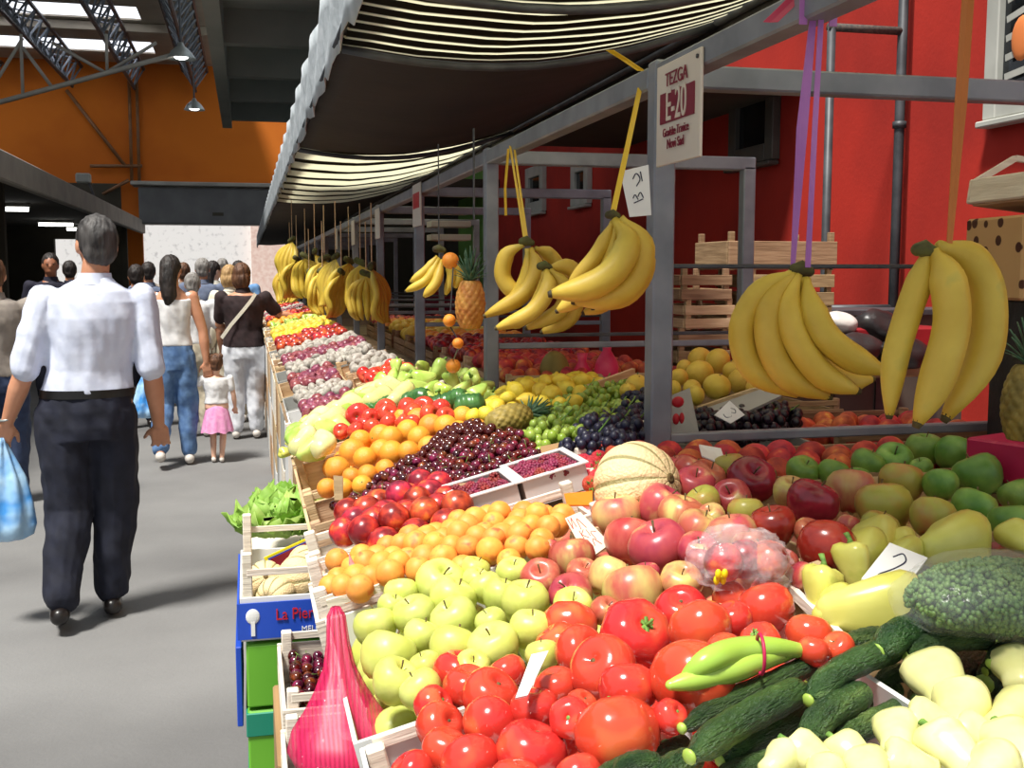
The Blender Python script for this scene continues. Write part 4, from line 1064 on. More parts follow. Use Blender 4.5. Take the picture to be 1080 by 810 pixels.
b = text_mb('La Pierlanetti', .034); b.xf(Matrix.Translation((-.008, -.2075, .055)) @ Matrix.Rotation(pi / 2, 4, 'X') @ Matrix.Scale(.8, 4, (1, 0, 0))); part('script_lettering', b, M_redp, tm, label='red script lettering')
b = text_mb('MELONI SELEZIONATI', .016); b.xf(Matrix.Translation((.05, -.2075, .022)) @ Matrix.Rotation(pi / 2, 4, 'X')); part('small_lettering', b, M_wht, tm)
b = MB(); b.ball((-.125, -.206, .055), (.014, .003, .016), 12, 8); b.box((-.125, -.207, .03), (.008, .003, .03)); part('emblem', b, M_wht, tm)
for i, (x, y, r, lab) in enumerate(((271, 618, 21, 'cream melon at the left end of the blue printed crate'), (318, 616, 27, 'largest cream melon in the blue printed crate'), (322, 600, 20, 'melon at the back of the blue printed crate'), (292, 640, 22, 'melon lowest in the blue printed crate, behind the card side'))):
    Y = (2.42, 2.38, 2.54, 2.30)[i]; p = at_Y(x, y, Y); r = r * depth(p) / FOC; p.z = max(p.z, ZM + r + .01) ; p.z += .012; p.x = min(max(p.x, r - .02), .255 - r)
    place(P_mel, p, (1.1 + .3 * i, .4 * i, i), r, lab, None)
def carton(x0, x1, y0, y1, z0, z1, m, label, strip=None, name='carton'):
    t = thing(name, label, 'box', ((x0 + x1) / 2, (y0 + y1) / 2, z0), group='stacked cartons')
    b = MB(); b.box((0, 0, (z1 - z0) / 2), (x1 - x0, y1 - y0, z1 - z0 - .002), ch=.004); part('body', b, m, t)
    if strip: b = MB(); b.box((0, 0, (z1 - z0) - .03), (x1 - x0 + .006, y1 - y0 + .006, .05), ch=.002); part('lid', b, strip, t)
    return t
ct = carton(-.02, .42, 2.22, 2.62, .66, .795, M_gnc, 'bright green fruit carton directly under the melon crate')
b = MB(); b.tube([(-.09 + .03 * cos(a) , -.203, .075 + .045 * sin(a)) for a in [1.2 + .35 * k for k in range(12)]], .007, 6); part('printed_ring', b, M_wht, ct, True)
b = text_mb('fruit', .035); b.xf(Matrix.Translation((.0, -.2025, .10)) @ Matrix.Rotation(pi / 2, 4, 'X')); part('lettering', b, M_wht, ct)
b = MB(); b.box((-.02, -.2015, .05), (.22, .003, .025)); part('grey_stripe', b, M_grc, ct)
carton(-.02, .42, 2.22, 2.62, .46, .655, M_gnc, 'green carton with a teal lid, second below the melon crate', M_tlc)
carton(-.02, .42, 2.22, 2.62, .23, .455, M_gnc, 'green carton third below the melon crate', M_tlc)
carton(-.02, .42, 2.22, 2.62, .0, .225, M_gnc, 'green carton standing on the ground under the melon crates')
b = MB(); b.box((-.035, 2.42, .70), (.012, .36, .17), ch=.002); single('blue_board', b, M_blc, 'blue card panel leaning against the green cartons on the aisle side', 'panel')
# small cherry crates
c1 = crate(.04, .34, 1.78, 2.12, 'small wooden crate of cherries in front of the green cartons', M_wdw, 'wood', .075, z=.745, tilt=0, post=.03, group=None, name='cherry_crate')
c2 = crate(.035, .34, 1.42, 1.74, 'lower wooden crate of cherries behind the pink net bag', M_wdw, 'wood', .07, z=.735, tilt=0, post=.03, group=None, name='cherry_crate')
for c, lab, g, nn, zt in ((c1, 'small cherry in the low crate before the green cartons', 'cherries in the low crate', 120, .068), (c2, 'small cherry in the lowest crate behind the pink bag', 'cherries in the lowest crate', 110, .055)):
    w = .28; d = .30; it = []
    cx, cy, cz = c.location
    y = cy - d / 2 + .02
    while y < cy + d / 2 - .02:
        x = cx - w / 2 + .02
        while x < cx + (.03 if c is c1 else -.02):
            it.append([V((x + RN.uniform(-.003, .003), y + RN.uniform(-.003, .003), cz + zt + RN.uniform(-.004, .008))), .0112]); x += .0225
        y += .0205
    heapof(it, [P_cher, P_cher0], lab, g, maxn=10 ** 6)
    b = MB(); b.box((cx, cy, cz + zt / 2), (w - .02, d - .02, zt - .02)); o = single('cherry_filling', b, M_cher, 'dark cherries filling the body of the ' + ('upper' if c is c1 else 'lower') + ' small crate', 'cherries', None, 'stuff')
carton(.03, .36, 1.77, 2.13, .37, .742, M_brc, 'brown carton holding up the small cherry crate'); carton(.03, .36, 1.77, 2.13, 0, .368, M_brc, 'brown carton on the ground below the small cherry crate')
carton(.03, .36, 1.41, 1.75, .36, .732, M_whc, 'white carton holding up the lowest cherry crate'); carton(.03, .36, 1.41, 1.75, 0, .358, M_brc, 'brown carton on the ground nearest to the pink bag')
# big white cartons hanging out under the front crates
t = thing('carton', 'white carton with magenta print below the golden apples', 'box', (.25, 1.0, 0), group='stacked cartons')
b = MB(); b.box((0, 0, .45), (.2, .66, .88), ch=.004); part('body', b, M_whc, t); b = MB(); b.box((-.102, .1, .78), (.004, .2, .1)); part('printed_band', b, M_mag, t)
# lettuce
M_let = mat('lettuce_leaf', (142, 190, 64), (196, 226, 120), scale=9, rough=.5, rnd=.06, tl=.35); M_letd = mat('dark_leaf', (28, 92, 40), (60, 130, 62), scale=9, rough=.45, rnd=.1, tl=.2)
def lettuce(c, R, label, m, n=34, seed=0):
    t = thing('lettuce_head', label, 'lettuce', c, group='leafy heads by the aisle'); rr = random.Random(seed)
    for ring in range(3):
        b = MB()
        for k in range(n // 3):
            a = 2 * pi * k * 3 / n + ring * .7 + rr.uniform(-.2, .2); el = (.15, .6, 1.1)[ring] + rr.uniform(-.15, .15); L = R * (1.0, .85, .6)[ring] * rr.uniform(.85, 1.1)
            d = V((cos(a) * cos(el), sin(a) * cos(el), sin(el))); s = V((-sin(a), cos(a), 0)); u = s.cross(d) * -1
            P = []
            for i in range(7):
                q = i / 6; wd = L * .66 * sin(pi * min(.86, .12 + q * .8)) ** .7; row = []
                for j in range(9):
                    v = j / 4 - 1
                    row.append(d * L * q + s * wd * v + u * (L * (.28 * v * v + .25 * q * q) + L * .09 * q * sin(j * 2.6 + i + k) + .13 * L * abs(v) * sin(j * 3.1 + i * 2.3 + k * 2) * q))
                P.append(row)
            b.grid(P, .0015)
        part('leaves', b, m, t, True)
lettuce(at_Y(292, 566, 2.86), .125, 'frilly light green lettuce nearest the aisle', M_let, 36, 1)
lettuce(at_Y(328, 564, 2.9) , .125, 'frilly light green lettuce against the white crates', M_let, 36, 2)
lettuce(at_Y(308, 546, 3.1), .11, 'frilly light green lettuce at the back of the three', M_let, 36, 3)
lettuce(at_Y(344, 588, 2.75), .07, 'small dark green leafy head right of the light lettuces', M_letd, 27, 4)
zc = at_Y(300, 592, 2.95).z
carton(-.02, .3, 2.72, 3.3, zc * .5, zc - .002, M_wdw, 'pale box holding the lettuces'); carton(-.02, .3, 2.72, 3.3, 0, zc * .5 - .002, M_brc, 'brown carton on the ground under the lettuce box')
# yellow, red and blue printed tray leaning behind the melons
A, B_, C_ = at_Y(290, 612, 2.68), at_Y(328, 570, 2.70), at_Y(300, 582, 2.69)
t = thing('printed_card', 'yellow edged card with dark red and blue print behind the melons', 'card', at_Y(312, 600, 2.68))
P4 = [at_Y(278, 588, 2.56), at_Y(326, 566, 2.58), at_Y(326, 600, 2.58), at_Y(292, 618, 2.56)]
def quad_slab(b, Q, th, inset=0, off=0):
    c = sum(Q, V()) / 4; Q = [q + (c - q) * inset for q in Q]; n = (Q[1] - Q[0]).cross(Q[3] - Q[0]).normalized()
    if n.y > 0: n = -n
    i0 = [b.addv(q + n * (off + th)) for q in Q]; i1 = [b.addv(q + n * off) for q in Q]
    b.face(*i0); b.face(*i1[::-1])
    for k in range(4): b.face(i0[k], i1[k], i1[(k + 1) % 4], i0[(k + 1) % 4])
b = MB(); quad_slab(b, P4, .006); part('board', b, M_yel, t, world=True)
b = MB(); quad_slab(b, P4, .002, .14, .0065); part('blue_field', b, M_blc, t, world=True)
b = MB(); quad_slab(b, P4, .002, .22, .009); part('red_field', b, mat('dark_red_print', (128, 10, 34), rnd=0), t, world=True)
Q4 = [at_Y(328, 565, 2.58), at_Y(337, 568, 2.5), at_Y(345, 600, 2.5), at_Y(330, 602, 2.58)]
b = MB(); quad_slab(b, Q4, .006); part('folded_side', b, M_yel, t, world=True)
# boxes packed under the tables along the aisle
LB = ['white crate front at the aisle below the oranges', 'grey crate on the stack below the oranges', 'pale wooden crate low below the oranges', 'wooden crate below the pale peppers', 'white carton below the pale peppers', 'brown carton low below the pale peppers']
k = 0
for (y0, y1) in ((2.68, 3.08), (3.12, 3.49)):
    for (z0, z1, m) in ((.62, .86, M_whc), (.32, .61, M_grc), (0, .31, M_wdw)):
        if y0 < 3: 
            if z0 < .6: k += 1; continue
            t = carton(.31, .47, y0 + .03, y1, z0, z1, m, LB[k])
        else: t = carton(.15, .60, y0, y1 - .01, z0, z1, (M_wdw, M_whc, M_brc)[k % 3], LB[k])
        k += 1
# aisle faces of the far stalls
for i in range(2, 9):
    y0, y1 = PY[i] + .12, PY[i + 1] - .12
    for j, (z0, z1, m) in enumerate(((0, .3, M_brc), (.302, .6, M_wdw), (.602, .88, M_whc))):
        n = 3
        for q in range(n):
            a = lerp(y0, y1, q / n) + .01; c = lerp(y0, y1, (q + 1) / n) - .01
            mm = (M_brc, M_wdw, M_whc, M_grc, M_wd)[(i * 3 + j * 2 + q) % 5]
            carton(.15, .62, a, c, z0, z1 - .002, mm, '%s carton under the %s stall, %s from the near end' % (('lowest', 'middle', 'top')[j], ORD(i), ORD(q)))
# ============================================================ pink net bag
M_net = mat_nodes('pink_net', lambda N, L, p, tc: None); bpy.data.materials.remove(MATS.pop('pink_net'))
def net(N, L, p, tc):
    p.inputs['Base Color'].default_value = lin((214, 36, 92)); p.inputs['Roughness'].default_value = .45
    w = N.new('ShaderNodeTexWave'); w.inputs['Scale'].default_value = 60; w.inputs['Distortion'].default_value = 1.5; L.new(tc.outputs['Object'], w.inputs[0])
    mr = N.new('ShaderNodeMapRange'); mr.inputs[3].default_value = .5; mr.inputs[4].default_value = .8; L.new(w.outputs[1], mr.inputs[0]); L.new(mr.outputs[0], p.inputs['Alpha'])
M_net = mat_nodes('pink_net', net)
c = at_D(364, 800, 1.30); tp = at_D(354, 640, 1.36)
t = thing('net_bag', 'pink net bag of fruit hanging from the corner of the apricot crate', 'bag', V((c.x, c.y, c.z - .07)))
P = []
prof = [(0, .004), (.06, .010), (.25, .013), (.4, .018), (.55, .03), (.68, .044), (.8, .06), (.92, .066), (1.05, .055), (1.12, .02), (1.14, .003)]
b = MB(); b.rings([((lerp(tp.x, c.x, min(1, u)), lerp(tp.y, c.y, min(1, u)), lerp(tp.z, c.z, u)), r, r) for u, r in prof], 32, True, lambda q, a, t_: q + V((.0018 * cos(9 * a), .0018 * sin(9 * a), 0)))
part('net', b, M_net, t, True, True)
for k, (dx, dy, dz) in enumerate(((-.022, .0, .015), (.02, -.010, .0), (0, -.022, -.03), (.0, .022, -.01))):
    place(P_nect, c + V((dx, dy, dz)), rnd_rot(3), .022, 'red fruit inside the pink net bag', 'fruit in the net bag')
# ============================================================ cards, bags and small things on the produce
M_ink = mat('dark_ink', (40, 44, 70), rough=.6, rnd=0)
def card(name, Q, label, th=.0025, m=None, strokes=(), ink=None, loc=None, words=()):
    """Q: 4 world corners TL TR BR BL; strokes in card coordinates 0..1"""
    c = sum(Q, V()) / 4; t = thing(name, label, 'price card', min(Q, key=lambda q: q.z))
    b = MB(); quad_slab(b, Q, th); part('card', b, m or M_wht, t, world=True)
    n = (Q[1] - Q[0]).cross(Q[3] - Q[0]).normalized()
    if n.dot(EYE - c) < 0: n = -n
    def uv(u, v): return Q[0] * (1 - u) * (1 - v) + Q[1] * u * (1 - v) + Q[2] * u * v + Q[3] * (1 - u) * v
    sz = (Q[1] - Q[0]).length
    if strokes:
        b = MB()
        for s in strokes: b.tube([uv(*q) + n * (th + .0006) for q in (catmull([(a, c2, 0) for a, c2 in s], 4) if len(s) > 2 else [(a, c2, 0) for a, c2 in s]) for q in [(q[0], q[1])]], sz * .022, 5)
        part('handwriting', b, ink or M_ink, t, world=True)
    return t
TWO = [[(.3, .3), (.45, .15), (.62, .3), (.5, .55), (.28, .8), (.5, .76), (.75, .78)]]
THREE = [[(.3, .28), (.5, .18), (.65, .32), (.48, .48), (.68, .62), (.55, .82), (.3, .75)]]
def at_list(pts, D): return [at_D(x, y, d) for (x, y), d in zip(pts, D)]
card('price_card', at_list([(938, 574), (978, 590), (950, 627), (908, 612)], (1.25, 1.23, 1.17, 1.19)), 'white price card marked 2 standing in the yellow peppers', strokes=TWO)
card('price_card', at_list([(769, 423), (785, 438), (770, 447), (753, 438)], (2.35, 2.35, 2.32, 2.32)), 'white diamond price card marked 3 on the black berries', strokes=THREE)
card('price_card', at_list([(578, 688), (556, 735), (543, 738), (560, 692)], (1.1, 1.04, 1.03, 1.09)), 'narrow white card seen edge on, stuck between the tomatoes')
card('price_card', at_list([(596, 548), (612, 541), (644, 575), (620, 592)], (1.66, 1.67, 1.58, 1.56)), 'cream price card lettered in red leaning on the red apples', m=mat('cream_card', (216, 200, 176), rnd=0), ink=M_redp,
     strokes=[[(.1, .3), (.1, .05)], [(.1, .3), (.3, .05)], [(.3, .3), (.3, .05)], [(.42, .4), (.55, .12), (.68, .42)], [(.3, .6), (.3, .4)], [(.3, .5), (.5, .42)], [(.3, .5), (.5, .64)], [(.6, .62), (.6, .45)], [(.7, .75), (.7, .55), (.9, .6)], [(.5, .85), (.6, .7), (.75, .9)]])
card('orange_card', at_list([(595, 522), (625, 519), (625, 534), (598, 534)], (1.78, 1.78, 1.74, 1.74)), 'small bright orange tag beside the raspberry punnets', m=mat('orange_card', (236, 120, 20), rnd=0))
card('price_card', at_list([(737, 470), (760, 474), (766, 492), (740, 482)], (2.0, 2.0, 1.94, 1.94)), 'white card lying among the peaches beside the main post')
card('cardboard_tag', at_list([(570, 472), (590, 468), (586, 482), (572, 486)], (2.2, 2.2, 2.14, 2.14)), 'brown tag stuck between the cherries and the raspberries', m=M_brc)
card('cardboard_tag', at_list([(478, 512), (492, 510), (492, 526), (480, 528)], (2.0, 2.0, 1.96, 1.96)), 'brown tag at the near end of the raspberry punnets', m=M_wdd)
card('wooden_slat', at_list([(352, 504), (362, 505), (362, 530), (353, 530)], (2.1, 2.1, 2.07, 2.07)), 'grey upright slat between the oranges and the nectarines', m=M_wdd, th=.01)
card('wooden_slat', at_list([(829, 601), (845, 597), (852, 622), (834, 628)], (1.38, 1.38, 1.33, 1.33)), 'grey wooden peg rising beside the bagged fruit', m=M_wdd, th=.012)
card('printed_card', at_list([(706, 418), (726, 410), (736, 458), (708, 465)], (2.32, 2.35, 2.3, 2.28)), 'grey carton side printed with red fruit right of the main post', m=M_grc, th=.005)
b = MB(); b.ball(at_D(715, 424, 2.28), (.014, .006, .012), 8, 6); b.ball(at_D(713, 442, 2.27), (.008, .004, .012), 8, 6); b.ball(at_D(719, 441, 2.27), (.006, .004, .012), 8, 6); single('printed_fruit', b, M_redp, 'red printed fruit and letters on the grey carton side', 'print', smooth=True)
card('long_carton', at_list([(736, 432), (818, 404), (824, 420), (742, 458)], (2.58, 2.65, 2.6, 2.5)), 'long grey carton side with wooden edge below the grapefruits', m=M_grc, th=.008)
b = MB(); b.bar(at_D(736, 431, 2.57), at_D(818, 403, 2.64), .012, .008); single('edge_strip', b, M_wd, 'thin wooden strip along the top of the grey carton side', 'strip')
b = MB(); b.bar(at_D(600, 476, 2.18), at_D(684, 450, 2.36), .016, .03); single('crate_rail', b, M_wdw, 'pale crate rail between the blue grapes and the strawberries', 'rail')
b = MB(); b.bar(at_D(608, 414, 3.0), at_D(668, 392, 3.2), .012, .02); single('crate_rail', b, M_wd, 'pale crate rail above the green grapes', 'rail')
b = MB(); b.bar(at_D(612, 494, 2.05), at_D(650, 514, 1.86), .016, .02); single('crate_rail', b, M_wdw, 'pale crate rail beside the punnets at the strawberries', 'rail')
for (x0, y0, x1, y1, D0, D1, w, lab) in ((345, 637, 440, 608, 1.60, 1.62, .012, 'white rail between the apricots and the golden apples'), (341, 591, 440, 567, 1.86, 1.87, .01, 'white rail between the nectarines and the apricots'),
                                    (820, 608, 892, 678, 1.33, 1.14, .012, 'pale crate rail between the tomatoes and the yellow peppers')):
    b = MB(); b.bar(at_D(x0, y0, D0), at_D(x1, y1, D1), .008, w); single('crate_rail', b, M_wdw, lab, 'rail')
# printed paper edging on the apricots
def strip(pts, D, w, label):
    P = [at_D(x, y, D) for x, y in pts]; n = UPV
    b = MB(); b.grid([[p - n * w / 2 + V((0, 0, .0)), p + n * w / 2] for p in catmull(P, 4)], .0015); single('paper_edging', b, mat('printed_paper', (236, 190, 190), (214, 70, 80), scale=70, rough=.6, rnd=0), label, 'paper edging')
strip([(368, 590), (376, 606), (384, 622)], 1.66, .02, 'white and red printed paper strip lying across the apricots')
strip([(420, 588), (445, 577), (478, 571)], 1.76, .018, 'white and red printed paper strip on the second row of apricots')
# green chillies with a pink band
M_chil = mat('green_chilli_skin', (146, 190, 48), (176, 206, 84), scale=2, rough=.28, rnd=.06, coat=.1)
t = thing('chilli_bundle', 'two long light green chillies held with a pink band on the tomatoes', 'chilli', at_D(790, 700, .98))
def chil(pts, D, w, nm):
    P = catmull([at_D(720 + x / 3, 600 + y / 3, d) for (x, y), d in zip(pts, D)], 6); n = len(P)
    R = [w * (.12 + .88 * min(1, sin(pi * min(1, .04 + .96 * i / (n - 1))) ** .55)) for i in range(n)]
    b = MB(); b.tube(P, R, 12, round_=True); part(nm, b, M_chil, t, True, True)
chil([(-38, 368), (60, 345), (170, 315), (280, 275), (370, 262)], (.99, 1.0, 1.02, 1.05, 1.08), .0125, 'chilli')
chil([(5, 345), (80, 290), (170, 262), (280, 252), (420, 262)], (1.0, 1.0, 1.03, 1.05, 1.08), .0135, 'chilli')
b = MB(); c = at_D(802, 690, 1.02); b.tube([c + UPV * .0185 * sin(a) + FWD * .017 * cos(a) for a in [k * 2 * pi / 16 for k in range(17)]], .0018, 6); part('pink_band', b, M_mag, t, True, True, 'pink rubber band')
# bags
M_bag = mat('clear_film', (230, 238, 236), rough=.12, rnd=0, alpha=.1, bump=.6, bscale=26)
def wrinkle(P, amp, fr): return [[p + V((noise.noise(p * fr), noise.noise(p * fr + V((7, 0, 0))), noise.noise(p * fr + V((0, 9, 0))))) * amp for p in row] for row in P]
pc = at_S(1060, 612, .05); pc.z = 1.235
t = thing('pea_bag', 'clear plastic bag of green peas lying on the cucumbers at the right', 'bag', pc)
b = MB(); b.ball((0, 0, 0), (.112, .065, .042), 60, 36, f=lambda q: q * (1 + .16 * noise.noise(q * 18) + .09 * noise.noise(q * 50) + .03 * abs(noise.noise(q * 130)))); part('film', b, M_bag, t, True)
M_pea = mat('pea_skin', (70, 106, 44), (110, 142, 70), scale=50, rough=.5, rnd=0)
b = MB()
for _ in range(3600):
    u, v, w = RN.gauss(0, 1), RN.gauss(0, 1), RN.gauss(0, 1); q = V((u, v, w)).normalized(); q *= RN.uniform(.78, .93) * (1 + .16 * noise.noise(V((q.x * .112, q.y * .065, q.z * .042)) * 18)); b.ball((q.x * .106, q.y * .06, q.z * .037), .0031, 5, 4)
b.ball((0, 0, 0), (.09, .045, .03), 16, 10)
part('peas', b, M_pea, t, True, kind='stuff')
pc2 = at_S(785, 590, .04)
t = thing('fruit_bag', 'crinkled clear bag of dark fruit with yellow printed marks beside the red apples', 'bag', pc2)
b = MB(); b.ball((0, 0, 0), (.062, .045, .038), 60, 40, f=lambda q: q * (1 + .3 * noise.noise(q * 26) + .22 * abs(noise.noise(q * 60)) + .1 * noise.noise(q * 120))); part('film', b, mat('crinkled_film', (236, 230, 232), rough=.1, rnd=0, alpha=.2, bump=1, bscale=30), t, True)
b = MB()
for k in range(0): b.grid([[V((.02, 0, .02)) + V((.012 * j + .004 * sin(k * 2 + j), .004 * cos(k * 3 + i), .014 * i + .004 * sin(i * 2 + k))) for j in range(3)] for i in range(4)], .0008)
for k, (dx, dy) in enumerate(((-.026, 0), (.004, .008), (.03, -.004))): place(P_nect, pc2 + V((dx, dy, -.002)), rnd_rot(3), .024, 'dark fruit wrapped inside the crinkled clear bag', 'fruit in the clear bag')
b = MB()
for k in range(4): b.ball((-.05 + .008 * (k % 2), -.034 - .004 * (k // 2), -.012 + .008 * (k // 2)), (.004, .003, .006), 8, 6)
part('yellow_print', b, M_yel, t, True)
b = MB(); b.box((1.42, 1.66, 1.225), (.36, .14, .07), Matrix.Rotation(.35, 3, 'Z'), ch=.004); t = single('magenta_box', b, M_mag, 'magenta printed box at the right edge beside the green apples', 'box')
# ============================================================ bananas
M_ban = mat('banana_peel', (196, 162, 34), (212, 182, 58), scale=14, rough=.5, rnd=.05, detail=4, c3=(184, 172, 70), lo=.3, hi=.62, bump=.08)
M_bant = mat('banana_tip', (48, 40, 26), (86, 74, 34), scale=20, rough=.8, rnd=0); M_banc = mat('banana_crown', (90, 92, 34), (58, 46, 26), scale=30, rough=.8, rnd=.1); M_bang = mat('banana_neck', (170, 172, 48), (196, 186, 60), scale=20, rough=.5, rnd=.05)
def banana(b, bt, P, r, seg=10, dark=None):
    """five-sided tapering fruit through the points P, neck first"""
    P = catmull(P, 5); n = len(P); R = []
    for i in range(n):
        u = i / (n - 1)
        R.append(r * (.34 + .1 * u if u < .08 else min(1, .42 + (u - .08) * 2.9) if u < .28 else 1 if u < .72 else max(.30, 1 - ((u - .72) / .28) ** 1.9 * .72)))
    b.tube(P, R, seg, up=(0, .3, 1)); 
    d = (P[-1] - P[-2]).normalized(); bt.tube([P[-1] - d * r * .1, P[-1] + d * r * .28], [r * .33, r * .2], 8)
def bunchof(fr, crown, label, hang=None, D=1.5, tie=None, rcm=None, group='hanging banana bunches'):
    t = thing('banana_bunch', label, 'bananas', at_D(crown[0], crown[1], D), group=group)
    for pts, rp, dd in fr:
        b = MB(); bt = MB(); n = len(pts)
        P = [at_D(x, y, D + (dd * sin(pi * .5 * min(1, i / (n - 1) * 1.6)))) for i, (x, y) in enumerate(pts)]
        banana(b, bt, P, rp * D / FOC); o = part('banana', b, M_ban, t, True, True); part('tip', bt, M_bant, o, True, True) if False else None
        bt2 = bpy.data.objects.new('tip', bt.mesh('tip', M_bant, True, V(t.location))); COL.objects.link(bt2); bt2.parent = o
    b = MB(); c = at_D(crown[0], crown[1], D); rr = crown[2] * D / FOC
    b.tube([at_D(crown[0] - crown[2] * .6, crown[1] + crown[2] * .1, D), c, at_D(crown[0] + crown[2] * .8, crown[1] + crown[2] * .3, D)], [rr * .6, rr * .8, rr * .5], 8, round_=True); part('crown', b, M_banc, t, True, True)
    return t
# rightmost bunch
bunchof([([(978,262),(972,290),(958,330),(944,380),(938,438)],15,.02),([(984,264),(998,290),(1004,340),(990,395),(968,446)],20,-.01),([(990,260),(1020,272),(1040,310),(1036,375),(998,440)],21,.03)], (975, 262, 12), 'rightmost hanging banana bunch, three long bananas on an orange strap', D=1.25)
bunchof([([(836,288),(806,305),(783,345),(795,390),(842,416)],15,.02),([(838,288),(814,320),(812,362),(832,398),(874,418)],15,-.005),([(842,288),(832,325),(842,362),(868,396),(904,412)],15,-.02),([(850,294),(856,325),(872,356),(900,378),(932,392)],15,-.03),([(846,292),(848,340),(864,380),(890,402),(920,400)],12,.03)], (845, 283, 11), 'banana bunch with five spreading bananas on the purple ribbon', D=1.57)
bunchof([([(648,232),(662,255),(648,285),(620,303),(582,310)],15,-.03),([(654,230),(676,255),(672,290),(648,312),(606,318)],14,.0),([(646,234),(636,258),(622,278),(600,300)],9,.03),([(660,236),(680,275),(664,308),(626,324)],12,.03),([(650,240),(640,285),(612,312),(588,328)],10,.04),([(658,240),(664,290),(640,318),(616,330)],9,.06)], (646, 226, 7), 'banana bunch hanging just left of the main post', D=1.86)
bunchof([([(552,258),(535,268),(530,290),(540,306),(556,312)],9,.03),([(560,262),(566,285),(550,312),(512,333)],9,-.02),([(556,262),(556,290),(540,318),(520,326)],8,.02),([(565,262),(578,268),(588,280),(596,302)],8,.04)], (555, 254, 7), 'banana bunch on the yellow cord, left of its pair', D=2.35)
bunchof([([(576,284),(578,305),(560,330),(524,346)],9,-.03),([(580,284),(596,304),(590,328),(556,346)],9,.0),([(578,282),(600,282),(614,300),(612,320)],9,.03),([(582,286),(606,314),(600,336),(572,350)],9,.04),([(574,286),(568,318),(548,338),(536,340)],8,.05)], (574, 280, 7), 'banana bunch hanging lower right of its pair on the yellow cord', D=2.25)
bunchof([([(461,270),(450,284),(433,297)],4.5,0),([(463,272),(450,295),(428,307)],5,-.01),([(466,274),(460,298),(447,313)],5.5,-.02),([(470,272),(476,290),(470,311)],5,.01),([(473,274),(484,288),(480,304)],5,.02)], (463, 262, 6), 'small banana bunch with an orange tie beside the hanging pineapple', D=3.2)
# a whole-bunch prototype for the far stalls
def far_bunch():
    t = thing('banana_bunch', 'far bunch', 'bananas', (0, 0, 0))
    for k in range(7):
        a = -1.4 + k * .47; ox = sin(a) * .06; b = MB()
        P = [V((0, 0, -.01)), V((ox * 1.2, -.03 + .01 * cos(a), -.06)), V((ox * 1.7, -.05, -.13)), V((ox * 1.5, -.06 + .02 * abs(a), -.21)), V((ox * 1.0, -.07, -.26))]
        bt = MB(); banana(b, bt, P, .019, 7); part('banana', b, M_ban, t, True)
    b = MB(); b.tube([(-.02, 0, 0), (.02, 0, .015)], .018, 6, round_=True); part('crown', b, M_banc, t, True)
    b = MB(); b.tube([(0, 0, .01), (0, .0, .3)], .003, 4); part('cord', b, MATS['crate_wood'], t)
    return t
FB = far_bunch()
fars = [(392, 292, 5.9, 1.15), (380, 288, 6.6, 1.2), (368, 286, 7.2, 1.2), (354, 282, 7.6, 1.3), (342, 284, 8.2, 1.35), (332, 276, 8.8, 1.3), (322, 281, 9.6, 1.4), (313, 284, 10.4, 1.4), (308, 264, 10.8, 1.5), (340, 296, 7.9, 1.2), (326, 298, 8.9, 1.2), (386, 300, 6.2, 1.0), (360, 298, 7.0, 1.1), (306, 290, 11.5, 1.5)]
for i, (x, y, D, s) in enumerate(fars):
    p = at_D(x, y - 10, D); place(FB, p, (0, 0, 1.2 + i * 1.3), s, 'yellow banana bunch hanging in the far stalls, %s of those counted from the post side' % ORD(i), 'far hanging banana bunches')
# ============================================================ pineapples
M_pin = mat('pineapple_rind', (176, 110, 34), (206, 150, 60), scale=3, rough=.6, rnd=.08, c3=(120, 110, 40)); M_ping = mat('green_pineapple_rind', (118, 104, 40), (160, 140, 60), scale=3, rough=.6, rnd=.08)
M_pinl = mat('pineapple_leaf', (52, 92, 62), (90, 126, 92), scale=4, rough=.5, rnd=.1)
def pine(name, m):
    t = thing(name, name, 'pineapple', (0, 0, 0)); b = MB(); rows = 30; P = []
    def rad(u): return .62 * (sin(pi * min(1, max(0, .1 + .82 * u))) ** .42)
    L = []
    for i in range(rows * 2 + 1):
        u = i / (rows * 2); L.append(((0, 0, -1 + 2 * u), rad(u), rad(u)))
    b.rings(L, 72, True, lambda q, a, u: V((q.x, q.y, q.z)) + V((cos(a), sin(a), 0)) * (.055 * (abs(sin(6 * a + u * 15)) * abs(sin(6 * a - u * 15))) ** .6 - .02))
    part('body', b, m, t, True)
    b = MB()
    for k in range(34):
        a = k * 2.4; lv = k / 34; el = .55 + lv * .95; Ln = .9 + .7 * lv; d = V((cos(a) * cos(el), sin(a) * cos(el), sin(el))); s = V((-sin(a), cos(a), 0)); u2 = V((0, 0, 1))
        b.grid([[V((0, 0, .93)) + d * Ln * q - u2 * .25 * q * q * (1 - lv) * Ln + s * w * .11 * (1 - q) ** .7 + V((cos(a), sin(a), 0)) * (-.03 * abs(w)) for w in (-1, 0, 1)] for q in (0, .25, .5, .75, .98)], .02)
    part('crown_leaves', b, M_pinl, t, True); return t
PN = pine('pineapple', M_pin); PN2 = pine('green_pineapple', M_ping)
p = at_D(496, 321, 3.0); place(PN, p, (.05, .0, .3), 25 * 3.0 / FOC, 'pineapple hanging upright from a string left of the second post')
b = MB(); q = at_D(500, 232, 3.0); b.tube([q, V((q.x, q.y, ZB))], .003, 5); single('hanging_string', b, M_steeld, 'thin string holding up the hanging pineapple', 'string')
p = at_S(537, 443, .05); place(PN2, p, (0, 1.45, .55), 27 * depth(p) / FOC, 'pineapple lying on its side between the cherries and the lemons')
p = at_D(1083, 425, 1.75); place(PN2, p, (0.05, .05, 1), 40 * 1.75 / FOC, 'pineapple standing at the right edge of the picture')
